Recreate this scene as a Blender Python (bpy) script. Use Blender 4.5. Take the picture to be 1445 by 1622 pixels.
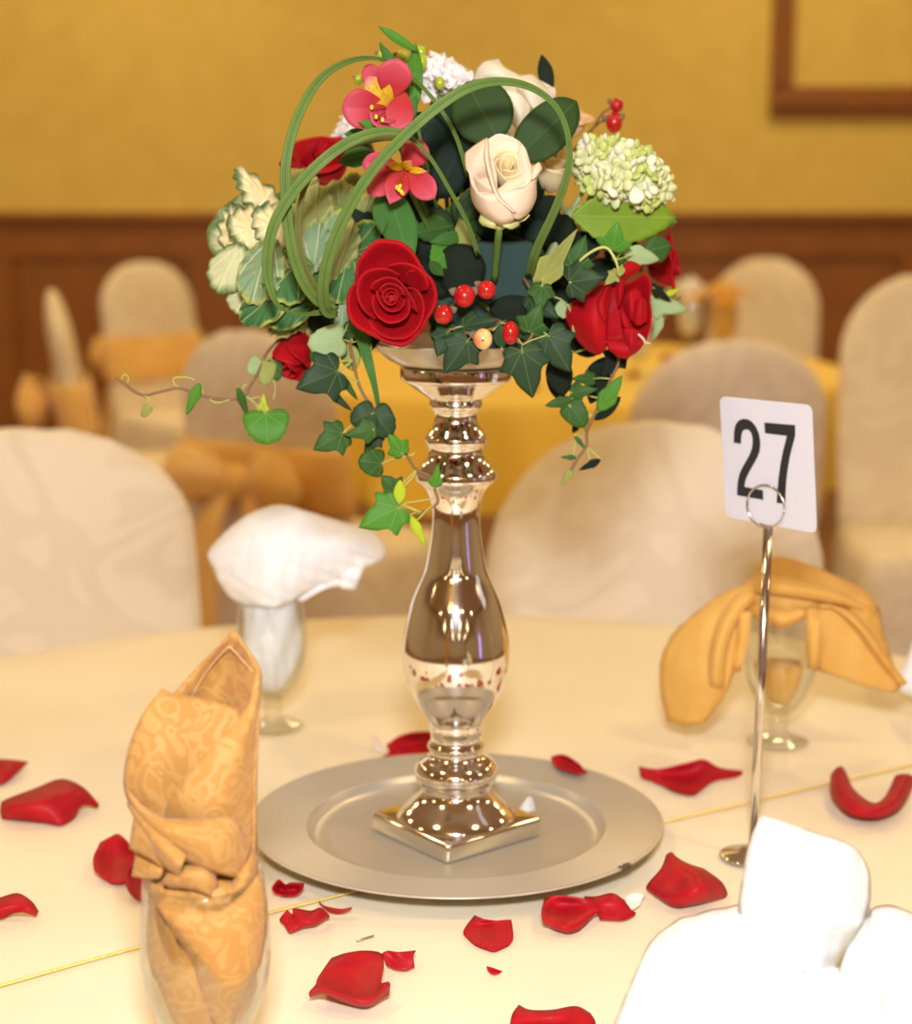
import bpy, bmesh, math, random
import numpy as np
from mathutils import Vector, Matrix

for o in list(bpy.data.objects):
    bpy.data.objects.remove(o, do_unlink=True)
SC = bpy.context.scene
COL = SC.collection
rnd = random.Random(27)
PI = math.pi
TT = 0.75                                  # table top height

# ------------------------------------------------------------------ camera
FP, PW, PH = 2909.0, 1445.0, 1622.0        # focal length and frame in photo pixels
PITCH = math.radians(10.7)
CAM = Vector((0.0, -1.4022, TT + 0.5327))
FWD = Vector((0, math.cos(PITCH), -math.sin(PITCH)))
UP = Vector((0, math.sin(PITCH), math.cos(PITCH)))
cd = bpy.data.cameras.new('camera')
cam = bpy.data.objects.new('camera', cd)
COL.objects.link(cam)
cam.location = CAM
cam.rotation_euler = (PI / 2 - PITCH, 0, 0)
cd.sensor_fit = 'VERTICAL'
cd.sensor_height = 27.0
cd.lens = FP / PH * 27.0
cd.clip_start = 0.05
cd.dof.use_dof = True
cd.dof.focus_distance = 1.21
cd.dof.aperture_fstop = 3.9
cd.dof.aperture_blades = 0
SC.camera = cam

# ------------------------------------------------------------------ world, exposure
w = bpy.data.worlds.new('world')
SC.world = w
w.use_nodes = True
w.node_tree.nodes['Background'].inputs[0].default_value = (1.0, 0.8, 0.5, 1)
w.node_tree.nodes['Background'].inputs[1].default_value = 0.0
SC.view_settings.view_transform = 'Standard'
SC.view_settings.look = 'None'
SC.view_settings.gamma = 1.0
SC.view_settings.use_curve_mapping = False
SC.view_settings.exposure = 0.0
SC.cycles.use_denoising = True
SC.cycles.caustics_reflective = False
SC.cycles.caustics_refractive = False
SC.cycles.max_bounces = 8
SC.cycles.sample_clamp_indirect = 6.0

# the photographer's flash, above the lens
fl = bpy.data.lights.new('flash', 'AREA')
fl.shape = 'RECTANGLE'
fl.size, fl.size_y = 0.14, 0.11
fl.energy = 27.0
fl.color = (0.93, 0.95, 1.06)
flo = bpy.data.objects.new('flash', fl)
COL.objects.link(flo)
flo.location = CAM + Vector((0.0, -0.02, 0.26))
flo.rotation_euler = (Vector((0, 0.1, TT + 0.2)) - flo.location).to_track_quat('-Z', 'Y').to_euler()

LAMP = 100.0                                # radiance of the warm ceiling lamps
LAMPC = (1.0, 0.745, 0.36)


# ------------------------------------------------------------------ helpers
def ray(px, py):
    return FWD + Vector((1, 0, 0)) * ((px - PW / 2) / FP) + UP * ((PH / 2 - py) / FP)


def PD(px, py, y):
    "point seen at photo pixel px,py that stands at world depth y"
    d = ray(px, py)
    return CAM + d * ((y - CAM.y) / d.y)


def PZ(px, py, z):
    "point seen at photo pixel px,py that lies at world height z"
    d = ray(px, py)
    return CAM + d * ((z - CAM.z) / d.z)


def scale_at(p):
    "photo pixels per metre at world point p"
    return FP / (Vector(p) - CAM).dot(FWD)


def origin(o):
    v = Vector((0, 0, 0))
    while o is not None:
        v = v + o.location
        o = o.parent
    return v


def tag(o, label=None, cat=None, group=None, kind=None):
    if label: o['label'] = label
    if cat: o['category'] = cat
    if group: o['group'] = group
    if kind: o['kind'] = kind
    return o


def thing(name, label, cat, loc=(0, 0, 0), rz=0.0, group=None):
    o = bpy.data.objects.new(name, None)
    o.empty_display_size = 0.02
    COL.objects.link(o)
    o.location = loc
    o.rotation_euler = (0, 0, rz)
    return tag(o, label, cat, group)


def mk(name, V, Fc, mat, parent=None, local=False, smooth=True, solid=0.0, uv=None, off=0.0, sub=0, bevel=0.0):
    "link a mesh; V in world space unless local"
    off0 = Vector((0, 0, 0)) if (local or parent is None) else origin(parent)
    me = bpy.data.meshes.new(name)
    me.from_pydata([tuple(Vector(v) - off0) for v in V], [], Fc)
    if uv is not None:
        L = me.uv_layers.new(name='leaf')
        for lp in me.loops:
            L.data[lp.index].uv = uv[lp.vertex_index]
    me.materials.append(mat)
    if smooth:
        for p in me.polygons: p.use_smooth = True
    me.validate()
    o = bpy.data.objects.new(name, me)
    COL.objects.link(o)
    if parent is not None: o.parent = parent
    if bevel:
        m = o.modifiers.new('bevel', 'BEVEL'); m.width = bevel; m.segments = 2; m.limit_method = 'ANGLE'
    if solid:
        m = o.modifiers.new('solid', 'SOLIDIFY'); m.thickness = solid; m.offset = off
    if sub:
        m = o.modifiers.new('sub', 'SUBSURF'); m.levels = sub; m.render_levels = sub
    return o


def dup(root, loc=None, rz=None, label=None, group=None):
    r = root.copy(); COL.objects.link(r)
    if loc is not None: r.location = loc
    if rz is not None: r.rotation_euler = (0, 0, rz)
    if label: r['label'] = label
    if group: r['group'] = group
    for ch in [c for c in root.children]:
        c = ch.copy(); COL.objects.link(c); c.parent = r
        for g in [k for k in ch.children]:
            d = g.copy(); COL.objects.link(d); d.parent = c
    return r


def crom(P, n):
    "Catmull-Rom through the first axis of P, n steps per span"
    P = np.asarray(P, float)
    A = np.concatenate([[2 * P[0] - P[1]], P, [2 * P[-1] - P[-2]]])
    out = []
    for i in range(1, len(A) - 2):
        for k in range(n):
            t = k / n
            p0, p1, p2, p3 = A[i - 1], A[i], A[i + 1], A[i + 2]
            out.append(0.5 * (2 * p1 + (p2 - p0) * t + (2 * p0 - 5 * p1 + 4 * p2 - p3) * t * t + (3 * p1 - p0 - 3 * p2 + p3) * t ** 3))
    out.append(A[-2])
    return np.array(out)


def gridfaces(nr, nc, wrap=False):
    F = []
    for i in range(nr - 1):
        for j in range(nc if wrap else nc - 1):
            a = i * nc + j; b = i * nc + (j + 1) % nc
            F.append((a, b, b + nc, a + nc))
    return F


def surf(P, n=4):
    "smooth surface through a grid of world points"
    P = np.array([[tuple(p) for p in r] for r in P], float)
    Q = crom(P, n)
    Q = np.transpose(crom(np.transpose(Q, (1, 0, 2)), n), (1, 0, 2))
    nr, nc = Q.shape[:2]
    uv = [(j / (nc - 1), i / (nr - 1)) for i in range(nr) for j in range(nc)]
    return Q.reshape(-1, 3), gridfaces(nr, nc), uv


def sheet_d(name, rows, y0, mat, parent, n=4, solid=0.0012, wob=0.0):
    "cloth or petal through points given as (pixel x, pixel y, depth offset)"
    V, F, uv = surf([[PD(a, b, y0 + c) for a, b, c in r] for r in rows], n)
    if wob:
        for v in V:
            v[1] += wob * math.sin(v[0] * 310 + v[2] * 190) * math.cos(v[2] * 260 - v[0] * 120)
    return mk(name, V, F, mat, parent, solid=solid, uv=uv)


def sheet_z(name, rows, z0, mat, parent=None, n=4, solid=0.0006, label=None):
    V, F, uv = surf([[PZ(a, b, z0 + c) for a, b, c in r] for r in rows], n)
    return mk(name, V, F, mat, parent, solid=solid, uv=uv, off=0.0)


def lathe(prof, seg=48, c=(0, 0, 0), close=False):
    V, F = [], []
    for r, z in prof:
        for k in range(seg):
            a = 2 * PI * k / seg
            V.append((c[0] + r * math.cos(a), c[1] + r * math.sin(a), c[2] + z))
    n = len(prof)
    F = gridfaces(n, seg, True)
    if close:
        F.append(tuple(range(seg))[::-1])
        F.append(tuple((n - 1) * seg + k for k in range(seg)))
    return V, F


def box(x0, x1, y0, y1, z0, z1):
    V = [(x, y, z) for z in (z0, z1) for y in (y0, y1) for x in (x0, x1)]
    F = [(0, 2, 3, 1), (4, 5, 7, 6), (0, 1, 5, 4), (2, 6, 7, 3), (0, 4, 6, 2), (1, 3, 7, 5)]
    return V, F


def join(*parts):
    V, F = [], []
    for v, f in parts:
        k = len(V)
        V += [tuple(p) for p in v]
        F += [tuple(i + k for i in q) for q in f]
    return V, F


def tube(P, r, seg=8, smooth=3):
    "tube through world points; r a number or one per point"
    P = np.array([tuple(p) for p in P], float)
    rr = np.full(len(P), r) if np.isscalar(r) else np.array(r, float)
    if smooth > 1 and len(P) > 2:
        rr = crom(np.stack([rr, rr], 1), smooth)[:, 0]
        P = crom(P, smooth)
    V, F = [], []
    n = len(P)
    ref = Vector((0.31, 0.87, 0.38))
    for i in range(n):
        t = Vector(P[min(i + 1, n - 1)] - P[max(i - 1, 0)]).normalized()
        a = (ref - t * ref.dot(t)).normalized()
        b = t.cross(a)
        for k in range(seg):
            an = 2 * PI * k / seg
            V.append(Vector(P[i]) + (a * math.cos(an) + b * math.sin(an)) * max(rr[i], 1e-5))
    F = gridfaces(n, seg, True)
    F.append(tuple(range(seg))[::-1]); F.append(tuple((n - 1) * seg + k for k in range(seg)))
    return V, F


def ball(c, r, seg=14, rings=9, M=None):
    V, F = [], []
    for i in range(rings + 1):
        th = PI * i / rings
        for k in range(seg):
            a = 2 * PI * k / seg
            v = Vector((math.sin(th) * math.cos(a) * r, math.sin(th) * math.sin(a) * r, math.cos(th) * r))
            if M is not None: v = M @ v
            V.append(Vector(c) + v)
    return V, gridfaces(rings + 1, seg, True)


def frame(z, x=(1, 0, 0)):
    "rotation whose Z axis is z"
    z = Vector(z).normalized(); x = Vector(x)
    x = (x - z * x.dot(z)).normalized()
    y = z.cross(x)
    return Matrix((x, y, z)).transposed()


# ------------------------------------------------------------------ materials
def mat(name, col, rough=0.5, metal=0.0, spec=0.5, sheen=0.0, coat=0.0, var=None, vscale=20.0, bump=0.0, bscale=200.0, trans=0.0, tint=None):
    m = bpy.data.materials.new(name); m.use_nodes = True
    nt = m.node_tree; b = nt.nodes['Principled BSDF']
    b.inputs['Base Color'].default_value = (*col, 1)
    b.inputs['Roughness'].default_value = rough
    b.inputs['Metallic'].default_value = metal
    b.inputs['Specular IOR Level'].default_value = spec
    b.inputs['Sheen Weight'].default_value = sheen
    b.inputs['Coat Weight'].default_value = coat
    if tint: b.inputs['Sheen Tint'].default_value = (*tint, 1); b.inputs['Sheen Roughness'].default_value = 0.35
    tc = nt.nodes.new('ShaderNodeTexCoord')
    if var is not None:
        nz = nt.nodes.new('ShaderNodeTexNoise'); nz.inputs['Scale'].default_value = vscale; nz.inputs['Detail'].default_value = 5
        mx = nt.nodes.new('ShaderNodeMix'); mx.data_type = 'RGBA'
        mx.inputs[6].default_value = (*col, 1); mx.inputs[7].default_value = (*var, 1)
        rp = nt.nodes.new('ShaderNodeValToRGB')
        rp.color_ramp.elements[0].position = 0.35; rp.color_ramp.elements[1].position = 0.65
        nt.links.new(tc.outputs['Object'], nz.inputs['Vector'])
        nt.links.new(nz.outputs['Fac'], rp.inputs[0]); nt.links.new(rp.outputs[0], mx.inputs[0])
        nt.links.new(mx.outputs[2], b.inputs['Base Color'])
    if bump:
        n2 = nt.nodes.new('ShaderNodeTexNoise'); n2.inputs['Scale'].default_value = bscale; n2.inputs['Detail'].default_value = 4
        bp = nt.nodes.new('ShaderNodeBump'); bp.inputs['Strength'].default_value = bump; bp.inputs['Distance'].default_value = 0.002
        nt.links.new(tc.outputs['Object'], n2.inputs['Vector'])
        nt.links.new(n2.outputs['Fac'], bp.inputs['Height']); nt.links.new(bp.outputs['Normal'], b.inputs['Normal'])
    if trans:
        tr = nt.nodes.new('ShaderNodeBsdfTranslucent'); tr.inputs[0].default_value = (*col, 1)
        ms = nt.nodes.new('ShaderNodeMixShader'); ms.inputs[0].default_value = trans
        nt.links.new(b.outputs[0], ms.inputs[1]); nt.links.new(tr.outputs[0], ms.inputs[2])
        nt.links.new(ms.outputs[0], nt.nodes['Material Output'].inputs[0])
    return m


def leaf_mat(name, col, vein, rough=0.42, nveins=5, width=0.012, edge=None, mottle=None, spec=0.09):
    "leaf colour with paler veins that fan out from the leaf base (uv = along, across)"
    m = mat(name, col, rough, spec=spec)
    nt = m.node_tree; b = nt.nodes['Principled BSDF']; N = nt.nodes.new; Lk = nt.links.new
    uv = N('ShaderNodeUVMap'); uv.uv_map = 'leaf'
    sp = N('ShaderNodeSeparateXYZ'); Lk(uv.outputs[0], sp.inputs[0])

    def M(op, a, c=None):
        n = N('ShaderNodeMath'); n.operation = op
        for i, q in enumerate((a, c)):
            if q is None: continue
            if isinstance(q, (int, float)): n.inputs[i].default_value = q
            else: Lk(q, n.inputs[i])
        return n.outputs[0]
    x, y = sp.outputs[0], sp.outputs[1]
    if nveins:
        ang = M('ARCTAN2', y, x)
        step = PI / (nveins + 1) * 1.35
        pp = M('PINGPONG', M('ABSOLUTE', ang), step / 2 * 1.0)
        # distance in angle to the nearest multiple of step
        fr = M('SUBTRACT', M('ABSOLUTE', ang), M('MULTIPLY', M('ROUND', M('DIVIDE', M('ABSOLUTE', ang), step)), step))
        rad = M('SQRT', M('ADD', M('MULTIPLY', x, x), M('MULTIPLY', y, y)))
        dist = M('MULTIPLY', rad, M('ABSOLUTE', M('SINE', fr)))
    else:
        dist = M('ABSOLUTE', y)
    # feathered side veins
    sv = M('ABSOLUTE', M('SINE', M('ADD', M('MULTIPLY', x, 34.0), M('MULTIPLY', M('ABSOLUTE', y), -30.0))))
    side = M('MULTIPLY', M('LESS_THAN', sv, 0.14), 0.10)
    mask = M('SUBTRACT', 1.0, M('MINIMUM', M('DIVIDE', dist, width), 1.0))
    mask = M('MAXIMUM', mask, side)
    tc = N('ShaderNodeTexCoord')
    nz = N('ShaderNodeTexNoise'); nz.inputs['Scale'].default_value = 70; nz.inputs['Detail'].default_value = 4
    Lk(tc.outputs['Object'], nz.inputs['Vector'])
    m0 = N('ShaderNodeMix'); m0.data_type = 'RGBA'
    m0.inputs[6].default_value = (*[c * 0.82 for c in col], 1)
    m0.inputs[7].default_value = (*(mottle or [min(1, c * 1.22) for c in col]), 1)
    Lk(nz.outputs['Fac'], m0.inputs[0])
    mx = N('ShaderNodeMix'); mx.data_type = 'RGBA'
    Lk(mask, mx.inputs[0]); Lk(m0.outputs[2], mx.inputs[6]); mx.inputs[7].default_value = (*vein, 1)
    out = mx.outputs[2]
    if edge is not None:                      # margin colour, uv y is scaled so that |y|=1 is the margin
        u2 = N('ShaderNodeUVMap'); u2.uv_map = 'rim'
        s2 = N('ShaderNodeSeparateXYZ'); Lk(u2.outputs[0], s2.inputs[0])
        nn = M('MULTIPLY', M('SUBTRACT', nz.outputs['Fac'], 0.5), 0.7)
        e = N('ShaderNodeMapRange'); e.inputs[1].default_value = edge[1]; e.inputs[2].default_value = edge[2]
        Lk(M('ADD', s2.outputs[0], nn), e.inputs[0])
        m3 = N('ShaderNodeMix'); m3.data_type = 'RGBA'
        Lk(e.outputs[0], m3.inputs[0]); Lk(out, m3.inputs[6]); m3.inputs[7].default_value = (*edge[0], 1)
        out = m3.outputs[2]
    Lk(out, b.inputs['Base Color'])
    bp = N('ShaderNodeBump'); bp.inputs['Strength'].default_value = 0.35; bp.inputs['Distance'].default_value = 0.001
    Lk(mask, bp.inputs['Height']); Lk(bp.outputs[0], b.inputs['Normal'])
    return m


def glass_mat(name, tint=(0.97, 0.98, 0.97)):
    m = bpy.data.materials.new(name); m.use_nodes = True
    nt = m.node_tree; nt.nodes.remove(nt.nodes['Principled BSDF'])
    tr = nt.nodes.new('ShaderNodeBsdfTransparent'); tr.inputs[0].default_value = (*tint, 1)
    gl = nt.nodes.new('ShaderNodeBsdfGlossy'); gl.inputs['Roughness'].default_value = 0.03
    lw = nt.nodes.new('ShaderNodeLayerWeight'); lw.inputs[0].default_value = 0.5
    pw = nt.nodes.new('ShaderNodeMath'); pw.operation = 'POWER'; pw.inputs[1].default_value = 3.2
    nt.links.new(lw.outputs['Facing'], pw.inputs[0])
    fr = nt.nodes.new('ShaderNodeMath'); fr.operation = 'MULTIPLY_ADD'; fr.inputs[1].default_value = 0.8; fr.inputs[2].default_value = 0.05
    nt.links.new(pw.outputs[0], fr.inputs[0])
    ms = nt.nodes.new('ShaderNodeMixShader')
    nt.links.new(fr.outputs[0], ms.inputs[0]); nt.links.new(tr.outputs[0], ms.inputs[1]); nt.links.new(gl.outputs[0], ms.inputs[2])
    nt.links.new(ms.outputs[0], nt.nodes['Material Output'].inputs[0])
    return m


def damask_mat(name, a, b2, scale, rough=0.55, sheen=0.3, bump=0.25):
    "woven figure: scrolling bands in two tones of the same thread"
    m = mat(name, a, rough, sheen=sheen)
    nt = m.node_tree; b = nt.nodes['Principled BSDF']; N = nt.nodes.new; Lk = nt.links.new
    tc = N('ShaderNodeTexCoord')
    nz = N('ShaderNodeTexNoise'); nz.inputs['Scale'].default_value = scale; nz.inputs['Detail'].default_value = 0.6; nz.inputs['Distortion'].default_value = 1.6
    Lk(tc.outputs['Object'], nz.inputs['Vector'])
    ml = N('ShaderNodeMath'); ml.operation = 'MULTIPLY'; ml.inputs[1].default_value = 26.0
    Lk(nz.outputs['Fac'], ml.inputs[0])
    sn = N('ShaderNodeMath'); sn.operation = 'SINE'; Lk(ml.outputs[0], sn.inputs[0])
    rp = N('ShaderNodeMapRange'); rp.inputs[1].default_value = -0.25; rp.inputs[2].default_value = 0.25
    Lk(sn.outputs[0], rp.inputs[0])
    mx = N('ShaderNodeMix'); mx.data_type = 'RGBA'; Lk(rp.outputs[0], mx.inputs[0])
    mx.inputs[6].default_value = (*a, 1); mx.inputs[7].default_value = (*b2, 1)
    Lk(mx.outputs[2], b.inputs['Base Color'])
    mr = N('ShaderNodeMapRange'); mr.inputs[3].default_value = rough; mr.inputs[4].default_value = rough - 0.15
    Lk(rp.outputs[0], mr.inputs[0]); Lk(mr.outputs[0], b.inputs['Roughness'])
    wv = N('ShaderNodeTexWave'); wv.inputs['Scale'].default_value = 420; wv.bands_direction = 'DIAGONAL'
    Lk(tc.outputs['Object'], wv.inputs['Vector'])
    ad = N('ShaderNodeMath'); ad.operation = 'MULTIPLY_ADD'; ad.inputs[1].default_value = 0.35
    Lk(wv.outputs['Fac'], ad.inputs[0]); Lk(rp.outputs[0], ad.inputs[2])
    bp = N('ShaderNodeBump'); bp.inputs['Strength'].default_value = bump; bp.inputs['Distance'].default_value = 0.0008
    Lk(ad.outputs[0], bp.inputs['Height']); Lk(bp.outputs[0], b.inputs['Normal'])
    return m


def emit_mat(name, col, s):
    m = bpy.data.materials.new(name); m.use_nodes = True
    nt = m.node_tree; nt.nodes.remove(nt.nodes['Principled BSDF'])
    e = nt.nodes.new('ShaderNodeEmission'); e.inputs[0].default_value = (*col, 1); e.inputs[1].default_value = s
    nt.links.new(e.outputs[0], nt.nodes['Material Output'].inputs[0])
    return m


MAT = dict(
    wall=mat('wallpaper', (0.85, 0.67, 0.185), 0.85, var=(0.80, 0.62, 0.16), vscale=9, bump=0.2, bscale=60),
    paint=mat('plaster', (0.66, 0.60, 0.52), 0.9),
    ceil=mat('ceiling_plaster', (0.85, 0.78, 0.62), 0.95),
    wood=mat('brown_wood', (0.33, 0.125, 0.024), 0.4, var=(0.28, 0.105, 0.02), vscale=6),
    carpet=mat('carpet', (0.22, 0.10, 0.035), 0.95, var=(0.3, 0.15, 0.05), vscale=30, bump=0.4, bscale=300),
    cover=damask_mat('chair_cloth', (0.90, 0.80, 0.62), (0.84, 0.73, 0.55), 5.0, 0.7, 0.1, 0.25),
    organza=mat('gold_organza', (0.92, 0.53, 0.13), 0.5, sheen=0.3, var=(0.96, 0.62, 0.20), vscale=14),
    cloth=mat('cream_tablecloth', (0.91, 0.81, 0.59), 0.5, sheen=0.1, var=(0.88, 0.77, 0.54), vscale=5, bump=0.12, bscale=9),
    goldcloth=mat('gold_tablecloth', (0.96, 0.70, 0.12), 0.5, sheen=0.1, var=(0.94, 0.66, 0.10), vscale=6),
    thread=mat('gold_thread', (0.90, 0.66, 0.14), 0.3, metal=0.25, var=(0.98, 0.82, 0.32), vscale=300),
    mercury=mat('mercury_glass', (0.90, 0.88, 0.86), 0.09, metal=1.0, var=(0.86, 0.84, 0.81), vscale=30),
    champagne=mat('champagne_lacquer', (0.55, 0.495, 0.395), 0.32, metal=0.35),
    chip=mat('bare_resin', (0.10, 0.07, 0.04), 0.7),
    chrome=mat('chrome', (0.75, 0.72, 0.68), 0.13, metal=1.0),
    card=mat('white_plastic', (0.60, 0.575, 0.59), 0.45, bump=0.05, bscale=30),
    black=mat('black_print', (0.012, 0.011, 0.010), 0.6),
    glass=glass_mat('clear_glass'),
    goldnap=damask_mat('gold_damask', (0.45, 0.212, 0.040), (0.50, 0.258, 0.062), 46.0, 0.8, 0.1, 0.35),
    goldnap2=mat('gold_napkin_back', (0.74, 0.40, 0.075), 0.7, sheen=0.05, var=(0.78, 0.46, 0.11), vscale=30),
    whitenap=damask_mat('white_damask', (0.90, 0.89, 0.87), (0.86, 0.85, 0.84), 18.0, 0.6, 0.2, 0.3),
    red=mat('red_rose_petal', (0.40, 0.004, 0.007), 0.6, spec=0.12, sheen=0.35, tint=(1.0, 0.05, 0.06), var=(0.30, 0.003, 0.008), vscale=60, bump=0.06, bscale=400, trans=0.04),
    redfall=mat('fallen_rose_petal', (0.50, 0.009, 0.015), 0.48, spec=0.22, var=(0.40, 0.006, 0.015), vscale=60, bump=0.25, bscale=160, trans=0.12),
    cream=mat('cream_rose_petal', (0.88, 0.70, 0.50), 0.55, spec=0.25, var=(0.92, 0.74, 0.52), vscale=40, bump=0.05, bscale=300, trans=0.25),
    creaminner=mat('pale_yellow_petal', (0.93, 0.78, 0.44), 0.55, spec=0.25, trans=0.25),
    white=mat('ivory_petal', (0.86, 0.78, 0.56), 0.55, spec=0.2, var=(0.89, 0.82, 0.64), vscale=30, trans=0.25),
    carn=mat('white_carnation_petal', (0.93, 0.87, 0.80), 0.6, spec=0.2, trans=0.25),
    peach=mat('peach_petal', (0.86, 0.58, 0.30), 0.6, spec=0.2, trans=0.2),
    stamen=mat('yellow_stamen', (0.75, 0.50, 0.03), 0.6),
    redberry=mat('red_berry', (0.40, 0.006, 0.008), 0.2, spec=0.3, coat=0.3, var=(0.46, 0.016, 0.010), vscale=55),
    palberry=mat('blushed_berry', (0.80, 0.62, 0.22), 0.2, coat=0.5, var=(0.72, 0.06, 0.025), vscale=38),
    greenberry=mat('green_berry', (0.34, 0.42, 0.02), 0.2, coat=0.4),
    stem=mat('green_stem', (0.085, 0.15, 0.02), 0.5),
    palestem=mat('pale_stem', (0.36, 0.46, 0.20), 0.5),
    vine=mat('brown_vine', (0.19, 0.10, 0.035), 0.6),
    petiole=mat('pale_petiole', (0.42, 0.44, 0.10), 0.5),
    foam=mat('floral_foam', (0.018, 0.044, 0.036), 0.95, bump=0.6, bscale=500),
    grass=leaf_mat('grass_blade', (0.105, 0.165, 0.034), (0.04, 0.08, 0.015), 0.4, 0, 0.05),
    grassdark=leaf_mat('grass_blade_dark', (0.13, 0.125, 0.03), (0.06, 0.07, 0.02), 0.45, 0, 0.05),
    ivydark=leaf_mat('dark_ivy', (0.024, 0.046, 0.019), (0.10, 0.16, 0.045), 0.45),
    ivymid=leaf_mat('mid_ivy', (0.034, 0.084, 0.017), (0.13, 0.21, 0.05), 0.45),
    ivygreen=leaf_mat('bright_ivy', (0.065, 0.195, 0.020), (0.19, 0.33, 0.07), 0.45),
    ivylime=leaf_mat('lime_ivy', (0.36, 0.45, 0.02), (0.42, 0.50, 0.10), 0.45),
    ivypale=leaf_mat('pale_leaf_back', (0.27, 0.36, 0.16), (0.36, 0.44, 0.22), 0.55),
    ivyolive=leaf_mat('olive_leaf', (0.24, 0.25, 0.06), (0.34, 0.36, 0.12), 0.5),
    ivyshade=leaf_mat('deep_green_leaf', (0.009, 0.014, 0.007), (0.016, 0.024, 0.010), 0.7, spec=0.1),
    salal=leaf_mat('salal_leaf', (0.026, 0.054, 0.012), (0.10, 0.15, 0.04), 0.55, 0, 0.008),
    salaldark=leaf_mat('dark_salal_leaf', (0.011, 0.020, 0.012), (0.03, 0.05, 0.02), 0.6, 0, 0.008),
    strap=leaf_mat('strap_leaf', (0.048, 0.130, 0.026), (0.08, 0.18, 0.05), 0.5, 0, 0.03),
    hydleaf=leaf_mat('olive_broad_leaf', (0.15, 0.24, 0.018), (0.30, 0.34, 0.06), 0.5, 3, 0.014),
    kalecream=leaf_mat('cream_kale', (0.66, 0.57, 0.29), (0.80, 0.72, 0.42), 0.6, 7, 0.02, edge=((0.09, 0.15, 0.05), 0.70, 0.98)),
    kalepale=leaf_mat('pale_kale', (0.46, 0.46, 0.24), (0.66, 0.62, 0.36), 0.6, 7, 0.02, edge=((0.12, 0.19, 0.06), 0.74, 1.0)),
    kalegrey=leaf_mat('grey_green_kale', (0.17, 0.25, 0.13), (0.50, 0.52, 0.30), 0.55, 6, 0.022, edge=((0.36, 0.38, 0.10), 0.86, 1.0)),
    kalegreen=leaf_mat('green_kale', (0.045, 0.125, 0.035), (0.30, 0.36, 0.14), 0.5, 6, 0.018, edge=((0.33, 0.38, 0.08), 0.86, 1.0)),
    kaleolive=leaf_mat('olive_kale', (0.23, 0.25, 0.075), (0.46, 0.46, 0.20), 0.55, 6, 0.022, edge=((0.40, 0.36, 0.10), 0.8, 1.0)),
    floret=mat('lime_white_floret', (0.70, 0.72, 0.36), 0.6, spec=0.2, trans=0.2),
    floretgreen=mat('green_floret', (0.56, 0.63, 0.18), 0.6, spec=0.2, trans=0.2),
    floretwhite=mat('white_floret', (0.82, 0.80, 0.58), 0.6, spec=0.2, trans=0.2),
    lens=emit_mat('lamp_lens', LAMPC, LAMP),
    bulb=emit_mat('bulb', (1.0, 0.62, 0.24), 60.0),
    violet=emit_mat('violet_uplight', (0.45, 0.32, 1.0), 5.0),
    brass=mat('brass', (0.7, 0.5, 0.2), 0.25, metal=1.0),
    trimw=mat('white_metal', (0.8, 0.75, 0.65), 0.5),
    pin=mat('steel_pin', (0.35, 0.33, 0.30), 0.3, metal=1.0),
    sepal=mat('sepal', (0.44, 0.44, 0.15), 0.5),
    brownsepal=mat('brown_sepal', (0.12, 0.085, 0.04), 0.6),
)


def alstro_mat():
    m = mat('alstroemeria_petal', (0.62, 0.07, 0.08), 0.5, spec=0.2, trans=0.2)
    nt = m.node_tree; b = nt.nodes['Principled BSDF']
    uv = nt.nodes.new('ShaderNodeUVMap'); uv.uv_map = 'leaf'
    sp = nt.nodes.new('ShaderNodeSeparateXYZ'); nt.links.new(uv.outputs[0], sp.inputs[0])
    rp = nt.nodes.new('ShaderNodeValToRGB'); e = rp.color_ramp.elements
    e[0].position = 0.0; e[0].color = (0.52, 0.06, 0.025, 1); e[1].position = 1.0; e[1].color = (0.56, 0.085, 0.115, 1)
    q = e.new(0.4); q.color = (0.48, 0.03, 0.04, 1)
    nt.links.new(sp.outputs[0], rp.inputs[0]); nt.links.new(rp.outputs[0], b.inputs['Base Color'])
    return m


def alstro_inner_mat():
    m = mat('alstroemeria_inner_petal', (0.7, 0.4, 0.03), 0.5, spec=0.25, trans=0.2)
    nt = m.node_tree; b = nt.nodes['Principled BSDF']; N = nt.nodes.new; Lk = nt.links.new
    uv = N('ShaderNodeUVMap'); uv.uv_map = 'leaf'
    sp = N('ShaderNodeSeparateXYZ'); Lk(uv.outputs[0], sp.inputs[0])
    rp = N('ShaderNodeValToRGB'); e = rp.color_ramp.elements
    e[0].position = 0.0; e[0].color = (0.5, 0.09, 0.02, 1); e[1].position = 0.92; e[1].color = (0.72, 0.15, 0.17, 1)
    for p, c in ((0.22, (0.62, 0.33, 0.01, 1)), (0.68, (0.72, 0.45, 0.015, 1)), (0.82, (0.74, 0.3, 0.12, 1))):
        q = e.new(p); q.color = c
    Lk(sp.outputs[0], rp.inputs[0])
    mp = N('ShaderNodeMapping'); mp.inputs['Scale'].default_value = (9, 60, 1); Lk(uv.outputs[0], mp.inputs[0])
    vo = N('ShaderNodeTexNoise'); vo.inputs['Scale'].default_value = 1.0; vo.inputs['Detail'].default_value = 1; Lk(mp.outputs[0], vo.inputs['Vector'])
    lt = N('ShaderNodeMath'); lt.operation = 'GREATER_THAN'; lt.inputs[1].default_value = 0.63; Lk(vo.outputs['Fac'], lt.inputs[0])
    mx = N('ShaderNodeMix'); mx.data_type = 'RGBA'; Lk(lt.outputs[0], mx.inputs[0]); Lk(rp.outputs[0], mx.inputs[6]); mx.inputs[7].default_value = (0.10, 0.012, 0.006, 1)
    Lk(mx.outputs[2], b.inputs['Base Color'])
    return m


MAT['alstro'] = alstro_mat()
MAT['alstroin'] = alstro_inner_mat()

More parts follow.
